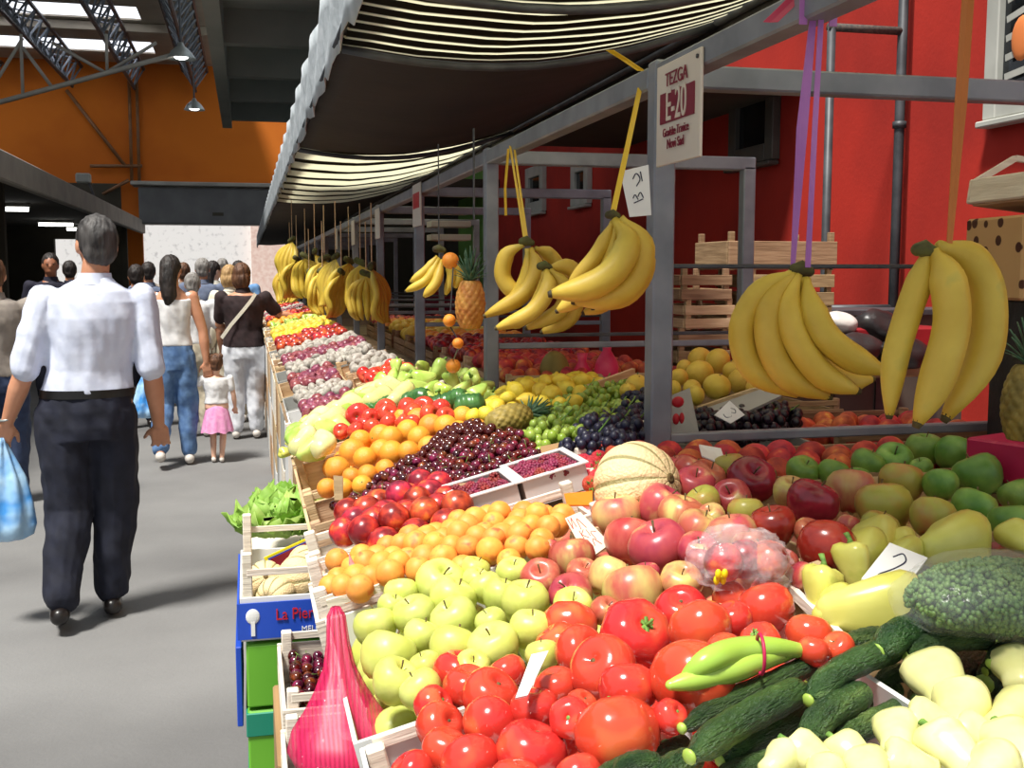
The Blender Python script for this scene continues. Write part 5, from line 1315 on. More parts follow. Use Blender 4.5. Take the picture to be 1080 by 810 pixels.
# orange ornaments hanging below the small bananas
for i, (x, y, r, D, lab) in enumerate(((475, 275, 9, 3.15, 'orange tied among the small bananas'), (474, 338, 7, 3.1, 'orange hanging below the small banana bunch'), (483, 362, 6, 3.1, 'small orange below the hanging one'), (478, 386, 8, 3.3, 'orange resting at the top of the green pepper heap'))):
    place(P_or, at_D(x, y, D), rnd_rot(1), r * D / FOC, lab)
b = MB(); b.tube([at_D(475, 330, 3.1), at_D(478, 282, 3.12)], .002, 5); single('hanging_string', b, M_steeld, 'string between the hanging oranges', 'string')
b = MB(); b.tube([at_D(483, 358, 3.1), at_D(475, 345, 3.1)], .002, 5); single('hanging_string', b, M_steeld, 'short string to the lowest small orange', 'string')
b = MB(); b.tube([at_D(478, 380, 3.28), at_D(483, 368, 3.12)], .002, 5); single('hanging_string', b, M_steeld, 'string end above the pepper heap', 'string')
# ============================================================ ribbons and cords
M_yc = mat('yellow_cord', (216, 176, 30), rnd=0, rough=.5); M_pur = mat('purple_ribbon', (176, 110, 190), (196, 130, 206), scale=4, rough=.4, rnd=0, tl=.2); M_pk = mat('pink_ribbon', (186, 60, 90), rnd=0, rough=.4); M_oran = mat('orange_strap', (196, 112, 44), (210, 128, 58), scale=3, rough=.5, rnd=0, tl=.2)
def ribbon(name, P, w, m, label, cat='ribbon', wv=None):
    P = [V(p) for p in P]; b = MB(); rows = []
    for i, p in enumerate(P):
        ww = w if not wv else w * wv[i]; rows.append([p - RGT * ww / 2, p + FWD * ww * .1, p + RGT * ww / 2])
    b.grid(rows, .0012); return single(name, b, m, label, cat)
top = V((XF, y_at(851, XF), ZB + .015))
ribbon('ribbon', [top, (top + at_D(846, 282, 1.57)) / 2 + RGT * -.01, at_D(836, 284, 1.57)], .016, M_pur, 'purple ribbon holding the five-banana bunch, wider left strand', wv=(.5, 1.0, .4))
ribbon('ribbon', [top + V((.005, -.01, 0)), (top + at_D(858, 282, 1.57)) / 2, at_D(852, 282, 1.56)], .008, M_pur, 'thin right strand of the purple ribbon above the bananas')
ribbon('ribbon', [top + V((0, 0, .012)), top + V((-.02, .02, -.01)), top + V((-.055, .03, -.045))], .022, M_pk, 'pink ribbon tail knotted on the stall beam')
for s in (-1, 1):
    b = MB(); b.bar(top + V((s * .0235, -.008, .012)), top + V((s * .0235, -.008, -.055)), .012, .002); single('ribbon_loop', b, M_pur, 'purple ribbon wrapped on the %s side of the stall beam' % ('aisle' if s < 0 else 'wall'), 'ribbon')
t2 = V((XF, at_D(1008, -60, 1.22).y, ZB - .034))
ribbon('strap', [t2, (t2 + at_D(1003, 262, 1.24)) / 2, at_D(1001, 262, 1.25)], .014, M_oran, 'flat orange strap holding the rightmost bananas', 'strap', (1, 1, .45))
kn = V((XF - .02, y_at(672, XF - .02), ZB - .0))
ribbon('cord', [kn + V((0, 0, -.02)), (kn + at_D(650, 222, 1.86)) / 2, at_D(647, 222, 1.86)], .01, M_yc, 'yellow cord from the beam down to the bananas by the main post', 'cord')
ribbon('cord', [kn + V((-.005, -.02, .01)), kn + V((-.04, -.02, .03)), kn + V((-.075, -.03, .045))], .016, M_yc, 'loose end of yellow cord sticking out at the top of the main post', 'cord')
k2 = V((XF - .02, y_at(538, XF - .02), ZB - .02))
for dx in (0, .012): ribbon('cord', [k2 + V((dx, 0, .01)), at_D(553 + dx * 200, 250, 2.35)], .006, M_yc, 'yellow cord strand holding the pair of banana bunches, %s one' % ('left' if dx == 0 else 'right'), 'cord')
ribbon('cord', [k2 + V((-.005, 0, .0)), k2 + V((-.02, -.02, -.12)), k2 + V((-.018, -.02, -.2))], .008, M_yc, 'loose tail of yellow cord hanging at the second post', 'cord')
b = MB(); b.tube([at_D(463, 262, 3.2), V((at_D(463, 262, 3.2).x, at_D(463, 262, 3.2).y, ZB - .02))], .002, 5); single('hanging_string', b, M_steeld, 'string holding the small banana bunch', 'string')
b = MB(); b.tube(catmull([at_D(598, 300, 2.2), at_D(620, 290, 2.15), at_D(648, 275, 2.1)], 4), .003, 5); single('twig', b, M_stem, 'thin brown stalk sticking out behind the hanging bananas', 'stalk')
# ============================================================ signs
M_sign = mat('sign_board', (204, 196, 184), (214, 206, 194), scale=3, rough=.5, rnd=0); M_mar = mat('maroon_print', (120, 18, 48), rnd=0, rough=.5)
xs = XF - .027; ys0, ys1 = y_at(691, xs), y_at(736, xs); zt0 = at_X(691, 75, xs).z; zb0 = at_X(691, 176, xs).z
zt1 = at_X(736, 50, xs).z; zb1 = at_X(736, 167, xs).z
t = thing('stall_sign', 'white stall sign reading E-20 in a maroon panel on the main post', 'sign', (xs, (ys0 + ys1) / 2, zb0))
Q = [V((xs, ys0, (zt0 + zt1) / 2)), V((xs, ys1, (zt0 + zt1) / 2)), V((xs, ys1, (zb0 + zb1) / 2)), V((xs, ys0, (zb0 + zb1) / 2))]
b = MB(); b.box((xs, (ys0 + ys1) / 2, (Q[0].z + Q[2].z) / 2), (.006, abs(ys0 - ys1), Q[0].z - Q[2].z), ch=.002); part('board', b, M_sign, t, world=True)
W_ = abs(ys0 - ys1); H_ = Q[0].z - Q[2].z; cy = (ys0 + ys1) / 2; z0 = Q[2].z
b = MB(); b.box((xs - .0042, cy, z0 + H_ * .56), (.002, W_ * .78, H_ * .3)); part('maroon_panel', b, M_mar, t, world=True)
def sign_text(s, size, zf, m, nm, sx=1):
    b = text_mb(s, size); M4 = Matrix(((0, 0, -1, xs - .0062), (-1, 0, 0, cy), (0, 1, 0, z0 + H_ * zf), (0, 0, 0, 1)))
    b.xf(M4 @ Matrix.Scale(sx, 4, (1, 0, 0))); part(nm, b, m, t, world=True)
sign_text('E-20', W_ * .40, .56, M_sign, 'number', .66); sign_text('TEZGA', W_ * .17, .82, M_mar, 'lettering', .95); sign_text('Gradske Trznice', W_ * .11, .31, M_mar, 'lettering', .8); sign_text('Novi Sad', W_ * .12, .19, M_mar, 'lettering', .9)
b = MB(); b.tube([(xs - .003, ys1 + .012, Q[0].z - .014), (xs - .006, ys1 + .012, Q[0].z - .014)], .004, 8); part('screw', b, M_steeld, t, world=True)
card('price_card', at_list([(654, 181), (684, 174), (687, 227), (664, 229)], (2.0, 1.99, 1.99, 2.0)), 'white handwritten paper card clipped to the left of the main post',
     strokes=[[(.4, .22), (.55, .12), (.66, .25), (.5, .38)], [(.7, .1), (.74, .3)], [(.3, .62), (.4, .55), (.5, .66)], [(.5, .6), (.62, .52), (.72, .64)], [(.3, .72), (.7, .66)]])
s2 = V((XF, PY[3], 0)); xs2 = XF - .028
za, zb_ = at_Y(443, 196, PY[3]).z, at_Y(443, 240, PY[3]).z
t = thing('stall_sign', 'narrow white and red sign on the third post down the row', 'sign', (xs2, PY[3], zb_))
b = MB(); b.box((xs2, PY[3] - .12, (za + zb_) / 2), (.006, .24, za - zb_), ch=.002); part('board', b, M_sign, t, world=True)
b = MB(); b.box((xs2 - .0045, PY[3] - .12, (za + zb_) / 2 + .02), (.002, .18, .07)); part('red_panel', b, M_redp, t, world=True)
for i in range(4, 8):
    t = thing('stall_sign', 'small pale stall sign on the %s frame, far down the row' % ORD(i), 'sign', (xs2, PY[i], 1.75), group='far stall signs')
    b = MB(); b.box((xs2, PY[i] - .12, 1.84), (.006, .22, .18), ch=.002); part('board', b, M_sign, t, world=True)
# ============================================================ boxes and crates behind the stall
bz = lambda x, y, Y: at_Y(x, y, Y)
def backcrate(px0, px1, py0, py1, Y, dep, m, label, slats=3, hole=False):
    a = at_Y(px0, py1, Y); c = at_Y(px1, py0, Y)
    t = thing('fruit_crate', label, 'crate', ((a.x + c.x) / 2, Y + dep / 2, a.z), group='crates behind the stall'); w = c.x - a.x; h = c.z - a.z
    for k in range(slats):
        hh = h / slats
        for yy in (-dep / 2, dep / 2):
            b = MB(); b.box((0, yy, hh * (k + .5)), (w, .012, hh * .72), ch=.002); part('slat', b, m, t)
        for xx in (-w / 2, w / 2):
            b = MB(); b.box((xx, 0, hh * (k + .5)), (.012, dep - .012, hh * .72), ch=.002); part('slat', b, m, t)
    for xx in (-w / 2 + .02, w / 2 - .02):
        for yy in (-dep / 2 + .018, dep / 2 - .018): b = MB(); b.box((xx, yy, h / 2 + .01), (.024, .024, h + .02), ch=.002); part('corner_post', b, m, t)
    b = MB(); b.box((0, 0, .008), (w - .02, dep - .02, .01)); part('bottom', b, m, t)
YB = 4.3
backcrate(768, 883, 250, 285, YB, .35, M_wdd, 'top wooden crate of the pile behind the purple ribbon', 1)
backcrate(790, 880, 287, 325, YB, .35, M_wdd, 'second wooden crate of the pile behind the purple ribbon', 2)
backcrate(718, 772, 288, 318, YB, .35, M_wdd, 'small slatted crate left of the ribbon pile, upper', 2)
backcrate(722, 775, 320, 348, YB, .35, M_wd, 'small slatted crate left of the ribbon pile, lower', 2)
backcrate(775, 880, 327, 370, YB, .35, M_wdd, 'old wooden crate low in the pile behind the bananas', 2)
backcrate(715, 770, 350, 385, YB, .35, M_wdd, 'old crate behind the grapefruits', 2)
xa0, xa1 = at_Y(705, 390, YB).x, at_Y(990, 390, YB).x
t = thing('back_shelf', 'dark low shelf behind the stall that carries the crate pile', 'shelf', ((xa0 + xa1) / 2, YB + .2, 0)); zz = at_Y(800, 387, YB).z
b = MB(); b.box((0, 0, zz - .03), (xa1 - xa0, .5, .05), ch=.004); part('top', b, M_wdd, t)
b = MB(); b.box((0, .2, zz / 2 - .03), (xa1 - xa0 - .12, .02, zz - .07)); part('added_dark_board', b, M_dkframe, t)  # dark board added so the bright wall does not show under the shelf
for s in (-1, 1):
    for q in (-.2, .2): b = MB(); b.box((s * (xa1 - xa0) / 2 - s * .05, q, (zz - .055) / 2), (.06, .06, zz - .055)); part('leg', b, M_steeld, t)
a0 = at_Y(884, 327, 4.62); a1 = at_Y(1110, 327, 4.62)
t = thing('back_counter', 'dark counter along the red wall behind the big banana bunches', 'counter', ((a0.x + a1.x) / 2, 4.78, 0))
b = MB(); b.box((0, 0, a0.z - .015), (a1.x - a0.x, .3, .03), ch=.004); part('top', b, M_steeld, t)
b = MB(); b.box((0, .02, (a0.z - .03) / 2), (a1.x - a0.x - .06, .24, a0.z - .03)); part('body', b, M_dkframe, t)
# bags of stuff behind
M_dkbag = mat('dark_bag', (26, 24, 26), (50, 44, 44), scale=6, rough=.35, rnd=.1, bump=.5); M_whbag = mat('white_bag', (186, 180, 174), (210, 204, 198), scale=8, rough=.5, rnd=.1, bump=.6)
for (x, y, rx, rz, m, lab, Y) in ((884, 340, .09, .05, M_whbag, 'white paper parcel on the shelf behind the bananas', 4.3), (925, 345, .12, .08, M_dkbag, 'dark glossy bag on the shelf behind the bananas', 4.35), (905, 365, .13, .06, M_dkbag, 'dark bundle below the white parcel', 4.2), (955, 372, .13, .07, M_dkbag, 'dark bundle between the two big banana bunches', 4.2)):
    b = MB(); b.ball(at_Y(x, y, Y), (rx, .08, rz), 24, 14, f=lambda q: q * (1 + .25 * noise.noise(q * 14))); single('goods_bag', b, m, lab, 'bag', smooth=True)
b = MB(); c = at_Y(930, 395, YB + .1); c.z = zz + .082; b.box(c, (.5, .2, .16), ch=.01); single('red_box', b, mat('dark_red_box', (120, 14, 22), (140, 20, 28), scale=3, rnd=0), 'dark red box behind the two big banana bunches', 'box')
# stacked fruit boxes at the top right
M_box = mat_nodes('spotted_carton', lambda N, L, p, tc: None); bpy.data.materials.remove(MATS.pop('spotted_carton'))
def spot(N, L, p, tc):
    v = N.new('ShaderNodeTexVoronoi'); v.inputs['Scale'].default_value = 22; L.new(tc.outputs['Object'], v.inputs[0])
    r = N.new('ShaderNodeValToRGB'); e = r.color_ramp.elements; e[0].position = .22; e[0].color = lin((70, 34, 20)); e[1].position = .25; e[1].color = lin((190, 152, 104)); L.new(v.outputs[0], r.inputs[0]); L.new(r.outputs[0], p.inputs['Base Color']); p.inputs['Roughness'].default_value = .8
M_box = mat_nodes('spotted_carton', spot)
a = at_D(1042, 318, 2.02); c = at_D(1045, 225, 2.02)
b = MB(); b.box((a.x + .27, a.y + .11, (a.z + c.z) / 2), (.34, .2, c.z - a.z), Matrix.Rotation(-.1, 3, 'Z'), ch=.005); single('spotted_carton', b, M_box, 'brown carton with dark fruit shapes printed on it at the right edge', 'box')
t = thing('fruit_tray', 'pale open wooden tray tilted on top of the spotted carton', 'tray', (a.x + .31, a.y + .10, c.z + .002), (0, .12, -.1))
for (q, d) in (((0, -.11, .03), (.42, .012, .05)), ((0, .11, .03), (.42, .012, .05)), ((-.204, 0, .03), (.012, .21, .05)), ((.204, 0, .03), (.012, .21, .05))): b = MB(); b.box(q, d, ch=.003); part('side', b, M_wdw, t)
b = MB(); b.box((0, 0, .004), (.40, .21, .006)); part('bottom', b, M_wd, t)
for s in (-1, 1): b = MB(); b.bar((-.2, s * .11, .05), (-.12, s * .11, .11), .012); b.bar((-.12, s * .11, .11), (.2, s * .11, .11), .012); part('handle_rail', b, M_wdw, t)
b = MB(); b.box((a.x + .29, a.y + .12, (1.075 + a.z) / 2), (.26, .16, a.z - 1.078), ch=.004); single('dark_carton', b, M_dkbag, 'dark carton standing under the spotted carton behind the pineapple', 'box')
# ============================================================ produce of the far stalls
kinds = [(P_nect, .033, 'dark red apple', 'apple'), (P_lem, .03, 'yellow lemon', 'lemon'), (P_apr, .028, 'orange apricot', 'apricot'), (P_pal0, .03, 'pale pepper', 'pepper'), (P_grf, .042, 'grapefruit', 'grapefruit'), (T_c, .034, 'red tomato', 'tomato'), (P_or, .036, 'orange', 'orange'), (A_green[0], .035, 'green apple', 'apple')]
M_mush = mat('mushroom_skin', (150, 142, 132), (186, 178, 166), scale=2, rough=.6, rnd=.12); P_mush = proto('mushroom', 'mushroom', lambda b: (b.ball((0, 0, .2), (1, 1, .62), 12, 8), b.tube([(0, 0, -.6), (0, 0, .2)], [.3, .35], 8)), M_mush)
M_onion = mat('red_onion_skin', (110, 34, 56), (156, 84, 96), scale=2, rough=.35, rnd=.2); P_onion = proto('red_onion', 'onion', lambda b: b.lathe([(.02, -1), (.4, -.9), (.9, -.4), (1, .0), (.8, .5), (.35, .85), (.12, 1.1), (.04, 1.3)], 14), M_onion)
def crate_fill(x0, x1, y0, y1, pr, r, label, group, dz=0):
    it = []; y = y0 + r; j = 0
    while y < y1 - r * .8:
        x = x0 + r * (1 + j % 2)
        while x < x1 - r * .8:
            it.append([V((x + RN.uniform(-.2, .2) * r, y + RN.uniform(-.2, .2) * r, SURF(x) + dz - .025 + RN.uniform(-.3, .5) * r)), r]); x += r * 2.02
        y += r * 1.8; j += 1
    for p, r_ in it: place(pr, p, rnd_rot(3), r_, label, group)
    it2 = [[p - V((0, 0, r * 1.4)), r * .9] for p, r_ in it if False]
seq = [[(P_mush, .027, 'white mushroom')], [(P_onion, .026, 'dark onion')], [(P_mush, .03, 'pale mushroom')], [(P_nect, .036, 'dark red fruit')], [(P_nect, .036, 'dark red fruit')], [(P_lem, .032, 'yellow lemon')],
       [(P_grf, .04, 'yellow grapefruit')], [(P_yelp, .034, 'yellow pepper')], [(P_lime, .04, 'green pepper')], [(P_or, .036, 'orange')], [(P_nect, .035, 'red fruit')], [(P_peach, .04, 'peach')]]
yy = 3.60; n = 0
for i in range(3, 9):
    y0, y1 = PY[i] + .05, PY[i + 1] - .05
    if i == 3: pass
    for q in range(3):
        a, c = lerp(y0, y1, q / 3) + .01, lerp(y0, y1, (q + 1) / 3) - .01
        kd = seq[n % len(seq)][0]; n += 1
        crate(.15, .64, a, c, 'front crate of %s, %s along the far stalls' % ({'mushroom': 'mushrooms', 'lemon': 'lemons'}.get(kd[2].split()[-1], kd[2]), ORD(n - 1)), (M_wdw, M_grc, M_wd)[n % 3], 'wood' if n % 3 != 1 else 'card', .08)
        crate_fill(.17, .62, a + .015, c - .015, kd[0], kd[1], '%s in the %s front crate of the far stalls' % (kd[2], ORD(n - 1)), 'fruit in far front crate %s' % ORD(n - 1), .01)
        if i < 5:
            k2 = [(P_apr, .034, 'orange peach'), (P_nect, .034, 'dark peach'), (P_or, .036, 'orange'), (P_grf, .042, 'yellow grapefruit'), (P_grf, .04, 'small grapefruit')][n % 5]
            crate(.87, 1.5, a, c, 'rear crate of %s, %s along the far stalls' % (k2[2], ORD(n - 1)), M_wdd, 'wood', .08)
            crate_fill(.89, 1.48, a + .015, c - .015, k2[0], k2[1], '%s in the %s rear crate of the far stalls' % (k2[2], ORD(n - 1)), 'fruit in far rear crate %s' % ORD(n - 1), .01)
# second stall: mushrooms, onions and peaches before the far crates
for (x0, x1, y0, y1, pr, r, nm, lab) in ((.15, .40, 3.68, 4.05, P_onion, .024, 'red onion', 'white crate of red onions at the aisle beyond the pale peppers'), (.15, .40, 4.08, 4.5, P_mush, .024, 'pale mushroom', 'grey crate of mushrooms at the aisle beyond the onions'), (.15, .40, 4.53, 5.1, P_onion, .026, 'pink onion', 'pale crate of pink onions at the aisle'),
                                     (.41, .66, 4.08, 4.5, T_c, .028, 'small tomato', 'crate of small tomatoes beside the mushrooms'), (.41, .66, 4.53, 5.1, P_mush, .028, 'white mushroom', 'crate of white mushrooms before the third post'), (.88, 1.5, 3.9, 4.5, P_peach, .032, 'orange red peach', 'crate of orange red peaches behind the green peppers'), (.88, 1.5, 4.53, 5.1, P_nect, .03, 'dark red plum', 'crate of dark plums behind the second stall'), (.86, 1.55, 3.66, 3.88, P_peach, .03, 'peach', 'narrow crate of peaches behind the second post')):
    crate(x0, x1, y0, y1, lab, M_whc if 'white crate' in lab else M_grc if 'grey' in lab else M_wd, 'card' if x1 < .5 else 'wood', .085)
    crate_fill(x0 + .015, x1 - .015, y0 + .015, y1 - .015, pr, r, nm + ' in the ' + lab.replace('crate of ', 'crate, '), 'fruit of the ' + lab, .01)
# goods in the second stall behind the bars
M_pkb = mat('pink_plastic', (214, 30, 84), (226, 60, 104), scale=9, rough=.35, rnd=0, bump=.4)
for (x, y, lab) in ((614, 396, 'pink plastic bag standing up behind the lemons'), (638, 396, 'pink plastic bag next to the flat tray')):
    c = at_D(x, y, 3.9) if x < 620 else at_D(640, 384, 3.9)
    b = MB(); b.rings([((c.x, c.y, c.z - .07), .03, .03), ((c.x, c.y, c.z - .03), .05, .04), ((c.x, c.y, c.z + .01), .04, .03), ((c.x, c.y, c.z + .05), .015, .012), ((c.x, c.y, c.z + .08), .02, .012)], 14); single('plastic_bag', b, M_pkb, lab, 'bag', smooth=True)
c = at_D(634, 392, 3.85); b = MB(); b.box((c.x, c.y, c.z - .03), (.3, .2, .02), ch=.004); b.box((c.x, c.y, c.z - .045), (.22, .14, .012)); single('flat_tray', b, M_grc, 'flat grey tray behind the lemons beside the pink bag', 'tray')
b = MB(); c = at_D(585, 392, 3.9)
b.ball(c, (.055, .055, .075), 16, 10); single('dark_pineapple', b, M_ping, 'dark round fruit standing behind the lemons under the bananas', 'fruit', smooth=True)
b = MB(); c = at_D(455, 420, 3.6)
# shelves with packets behind the far stalls
for i, (x0, x1, yt, Y) in enumerate(((455, 497, 222, 7.2), (455, 497, 236, 7.2), (455, 497, 250, 7.2))):
    a = at_Y(x0, yt, Y); c = at_Y(x1, yt, Y); b = MB(); b.box(((a.x + c.x) / 2, Y + .1, a.z), (c.x - a.x, .2, .04), ch=.004); single('wall_shelf', b, M_grc, 'pale shelf board behind the hanging pineapple, %s from the top' % ORD(i), 'shelf')
# ============================================================ people
def skinm(n, a, b): return mat('skin_' + n, a, b, scale=9, rough=.5, rnd=0, sss=.06, bump=.1, bscale=60)
SK = skinm('tan', (196, 136, 104), (210, 150, 118)); SKp = skinm('pale', (222, 172, 146), (232, 186, 160)); SKd = skinm('dark', (150, 96, 70), (164, 108, 80))
def cloth(n, a, b=None): return mat('cloth_' + n, a, b or a, scale=14, rough=.85, rnd=0, bump=.5, bscale=9)
def hairm(n, a, b): return mat('hair_' + n, a, b, scale=30, rough=.6, rnd=0, stretch=(1, 1, .15), bump=.8, bscale=50)
H_dk = hairm('dark', (26, 20, 18), (48, 38, 34)); H_gr = hairm('greying', (36, 32, 31), (84, 80, 78)); H_br = hairm('brown', (74, 46, 30), (112, 74, 48)); H_bl = hairm('blond', (160, 124, 80), (196, 160, 110)); H_wg = hairm('grey', (110, 104, 100), (160, 156, 152))
M_shoe = mat('black_shoe', (24, 20, 20), (34, 28, 26), scale=6, rough=.3, rnd=0); M_lshoe = mat('light_shoe', (196, 188, 180), (210, 204, 196), scale=6, rough=.6, rnd=0)
def hand(b, w, d, nrm, s, curl=.5, side=1):
    """five separate bent fingers and a thumb from the side of the palm"""
    d = V(d).normalized(); n = V(nrm); n = (n - d * n.dot(d)).normalized(); x = d.cross(n) * side
    for k in range(4): b.tube([w + d * .002 * s, w + d * .04 * s + x * (-.027 + .018 * k) * s, w + d * .088 * s + x * (-.030 + .02 * k) * s], [.017 * s, .0155 * s, .0115 * s], 8, round_=True)
    for k, L in enumerate((.062, .074, .078, .068)):
        p = w + d * .088 * s + x * (.030 - .020 * k) * s; r = .0092 * s; P = [p]; ang = .15
        for seg in (.45, .32, .23):
            ang += curl * .75; q = d * cos(ang) + n * sin(ang); q = q + x * (.12 - .08 * k); P.append(P[-1] + q.normalized() * L * seg * s * 1.15)
        b.tube(P, [r * 1.05, r, r * .95, r * .8], 8, round_=True)
    t0 = w + d * .03 * s + x * .026 * s
    b.tube([t0, t0 + (x * .7 + d * .6 + n * .3) * .034 * s, t0 + (x * .75 + d * 1.15 + n * .6) * .052 * s], [.0125 * s, .0105 * s, .0085 * s], 8, round_=True)
def person(name_lab, loc, H, rotz=0, skin=SK, bw=1., hair=H_dk, hairst='short', top=None, topm=None, sleeve=.6, bottom='trousers', botm=None, shoem=M_shoe, arms=None, legs=None, voxel=.009, head_turn=0, leanx=0, belt=None, lean=0, head_f=(0, 0), group=None, neckh=1.47, tuck=True, strap=None, hem=.93):
    s = H / 1.75
    J = {'shL': (-.185 * bw, 0, 1.41), 'shR': (.185 * bw, 0, 1.41), 'elL': (-.25 * bw - .01, -.02, 1.13), 'elR': (.25 * bw + .01, -.02, 1.13), 'wrL': (-.28 * bw, .05, .90), 'wrR': (.28 * bw, .05, .90),
         'hpL': (-.09 * bw, 0, .90), 'hpR': (.09 * bw, 0, .90), 'knL': (-.095, .02, .49), 'knR': (.095, .02, .49), 'anL': (-.10, -.02, .085), 'anR': (.10, -.02, .085)}
    J.update(arms or {}); J.update(legs or {})
    J = {k: V(v) for k, v in J.items()}
    def LN(p): return V((p[0] + leanx * max(0, p[2] - .9), p[1] + lean * max(0, p[2] - .95), p[2]))
    t = thing('person', name_lab, 'person', loc, (0, 0, rotz), group); t.scale = (s, s, s)
    def torso(b, o=0, z0=.82, z1=1.56, seg=24):
        L = [(.80, .155, .105), (.92, .172, .118), (1.0, .163, .11), (1.10, .145, .10), (1.22, .155, .108), (1.32, .172, .112), (1.39, .178, .10), (1.435, .14, .085), (1.465, .085, .068), (1.49, .058, .06), (1.56, .052, .058)]
        L = [l for l in L if z0 - .001 <= l[0] <= z1 + .001]
        b.rings([(LN((0, 0, z)), rx * (bw if z < 1.46 else 1) + o, ry * (bw if z < 1.46 else 1) + o) for z, rx, ry in L], seg)
    def limb(b, ks, rs, o=0, u1=1.):
        P = [LN(J[k]) if k[:2] in ('sh', 'el', 'wr') else J[k] for k in ks]
        if len(P) == 3:
            Q = [P[0], lerp(P[0], P[1], .5), P[1], lerp(P[1], P[2], .35), P[2]]; R = [rs[0], rs[1], rs[2], rs[3], rs[4]]
            if u1 < 1: m = u1 * 4; k = int(m); Q = Q[:k + 1] + [lerp(Q[k], Q[k + 1], m - k)]; R = R[:k + 1] + [lerp(R[k], R[k + 1], m - k)]
            b.tube(Q, [r + o for r in R], 14, round_=True)
    b = MB(); torso(b)
    ht = V((sin(head_turn), cos(head_turn), 0)); hc = LN((head_f[0], .012 + head_f[1], 1.635)); Rz = Matrix.Rotation(-head_turn, 3, 'Z')
    b.ball(hc, (.076, .095, .105), 24, 16, Rz); b.ball(hc + Rz @ V((0, .02, -.055)), (.058, .07, .065), 18, 12, Rz)
    b.ball(hc + Rz @ V((0, .098, -.02)), (.012, .018, .022), 8, 6, Rz); b.ball(hc + Rz @ V((0, .086, -.062)), (.024, .012, .008), 8, 6, Rz); b.ball(hc + Rz @ V((0, .084, -.075)), (.021, .012, .007), 8, 6, Rz)
    for q in (-1, 1):
        b.ball(hc + Rz @ V((q * .078, -.005, -.012)), (.011, .021, .032), 10, 8, Rz); b.ball(hc + Rz @ V((q * .03, .082, .018)), (.024, .012, .007), 8, 6, Rz)
    b.tube([LN((0, -.005, 1.45)), hc + V((0, -.02, -.05))], [.058, .055], 14)
    for q in 'LR':
        limb(b, ('sh' + q, 'el' + q, 'wr' + q), [.052, .048, .041, .043, .026])
        w = LN(J['wr' + q]); d = (w - LN(J['el' + q])); hand(b, w - d.normalized() * .012, d, (0, 1, .0) if abs(d.normalized().y) < .8 else (0, 0, -1), 1.0, .55 if q == 'L' else .35, 1 if q == 'L' else -1)
        limb(b, ('hp' + q, 'kn' + q, 'an' + q), [.085, .078, .056, .056, .038])
        a = J['an' + q]; b.tube([a + V((0, -.03, -.03)), a + V((0, .05, -.045)), a + V((0, .12, -.055))], [.035, .036, .026], 10, round_=True)
    part('body', remesh(b, voxel, 2, 'body', skin), None, t)
    e = MB()
    for q in (-1, 1): e.ball(hc + Rz @ V((q * .03, .0895, .004)), (.011, .006, .006), 8, 6, Rz)
    part('eyes', e, mat('eye', (40, 30, 26), rnd=0, rough=.2), t, True)
    def wrk(me, amp=.012):
        ns = [v.normal.copy() for v in me.vertices]
        for v, nn in zip(me.vertices, ns):
            c = v.co.copy(); v.co = c + nn * amp * (noise.noise(V((c.x * 11, c.y * 11, c.z * 5))) + .5 * noise.noise(V((c.x * 25 + c.z * 9, c.y * 22, c.z * 12 + 5))))
        return me
    if topm:
        b = MB()
        torso(b, .014 if tuck else .018, hem, neckh) if hem >= .8 else torso(b, .016, .8, neckh)
        if sleeve > 0:
            for q in 'LR': limb(b, ('sh' + q, 'el' + q, 'wr' + q), [.062, .062, .056, .052, .04], .008, sleeve)
        elif sleeve == 0:
            for q in 'LR': b.ball(LN(J['sh' + q] * .82 + V((0, 0, .265))), (.04, .045, .03))
        part(top or 'shirt', wrk(remesh(b, voxel, 3, 'shirt', topm)), None, t)
        if sleeve > .3:
            b = MB(); b.rings([(LN((0, -.004, 1.462)), .082, .078), (LN((0, -.004, 1.485)), .072, .07), (LN((0, -.002, 1.512)), .066, .068)], 24, False); part('collar', b, topm, t, True)
    if botm:
        b = MB(); o = .014
        b.rings([(LN((0, 0, z)) if z > .9 else V((0, 0, z)), rx * bw + o, ry * bw + o) for z, rx, ry in ((.80, .165, .115), (.86, .172, .122), (.93, .168, .118), (1.0, .158, .106), (1.015, .155, .104))], 24)
        if bottom == 'trousers':
            for q in 'LR':
                limb(b, ('hp' + q, 'kn' + q, 'an' + q), [r * max(1, bw) * 1.06 for r in (.095, .094, .078, .073, .058)], .004, .965)
            part('trousers', wrk(remesh(b, voxel, 3, 'trousers', botm), .016), None, t)
        else:
            b = MB(); n = 10; b.rings([(V((0, 0, lerp(1.0, .52, i / n))), .13 + .13 * (i / n) ** .6, .11 + .12 * (i / n) ** .6) for i in range(n + 1)], 48, False, lambda q, a, u: V((q.x * (1 + .06 * u * sin(10 * a)), q.y * (1 + .06 * u * sin(10 * a)), q.z + .015 * u * sin(7 * a))))
            part('skirt', b, botm, t, True)
    if belt:
        b = MB(); b.rings([(LN((0, 0, z)), .160 * bw + .018 , .108 * bw + .018) for z in (.985, 1.02)], 40, False); part('belt', b, belt, t, True)
    for q in 'LR':
        a = J['an' + q]; up = a.z - .085; dn = V((0, -sin(min(.9, up * 4)), 0)); b = MB(); f = V((0, cos(up * 3), -sin(up * 3)))
        b.tube([a + V((0, -.045, -.035)), a + V((0, 0, -.025)) + f * .02, a + V((0, 0, -.045)) + f * .10, a + V((0, 0, -.058)) + f * .17], [.040, .043, .042, .028], 14, round_=True)
        me = remesh(b, .008, 1, 'shoe', shoem); 
        for v in me.vertices: v.co.z = max(v.co.z, .004) if up < .02 else v.co.z
        part('shoe', me, None, t)
    b = MB()
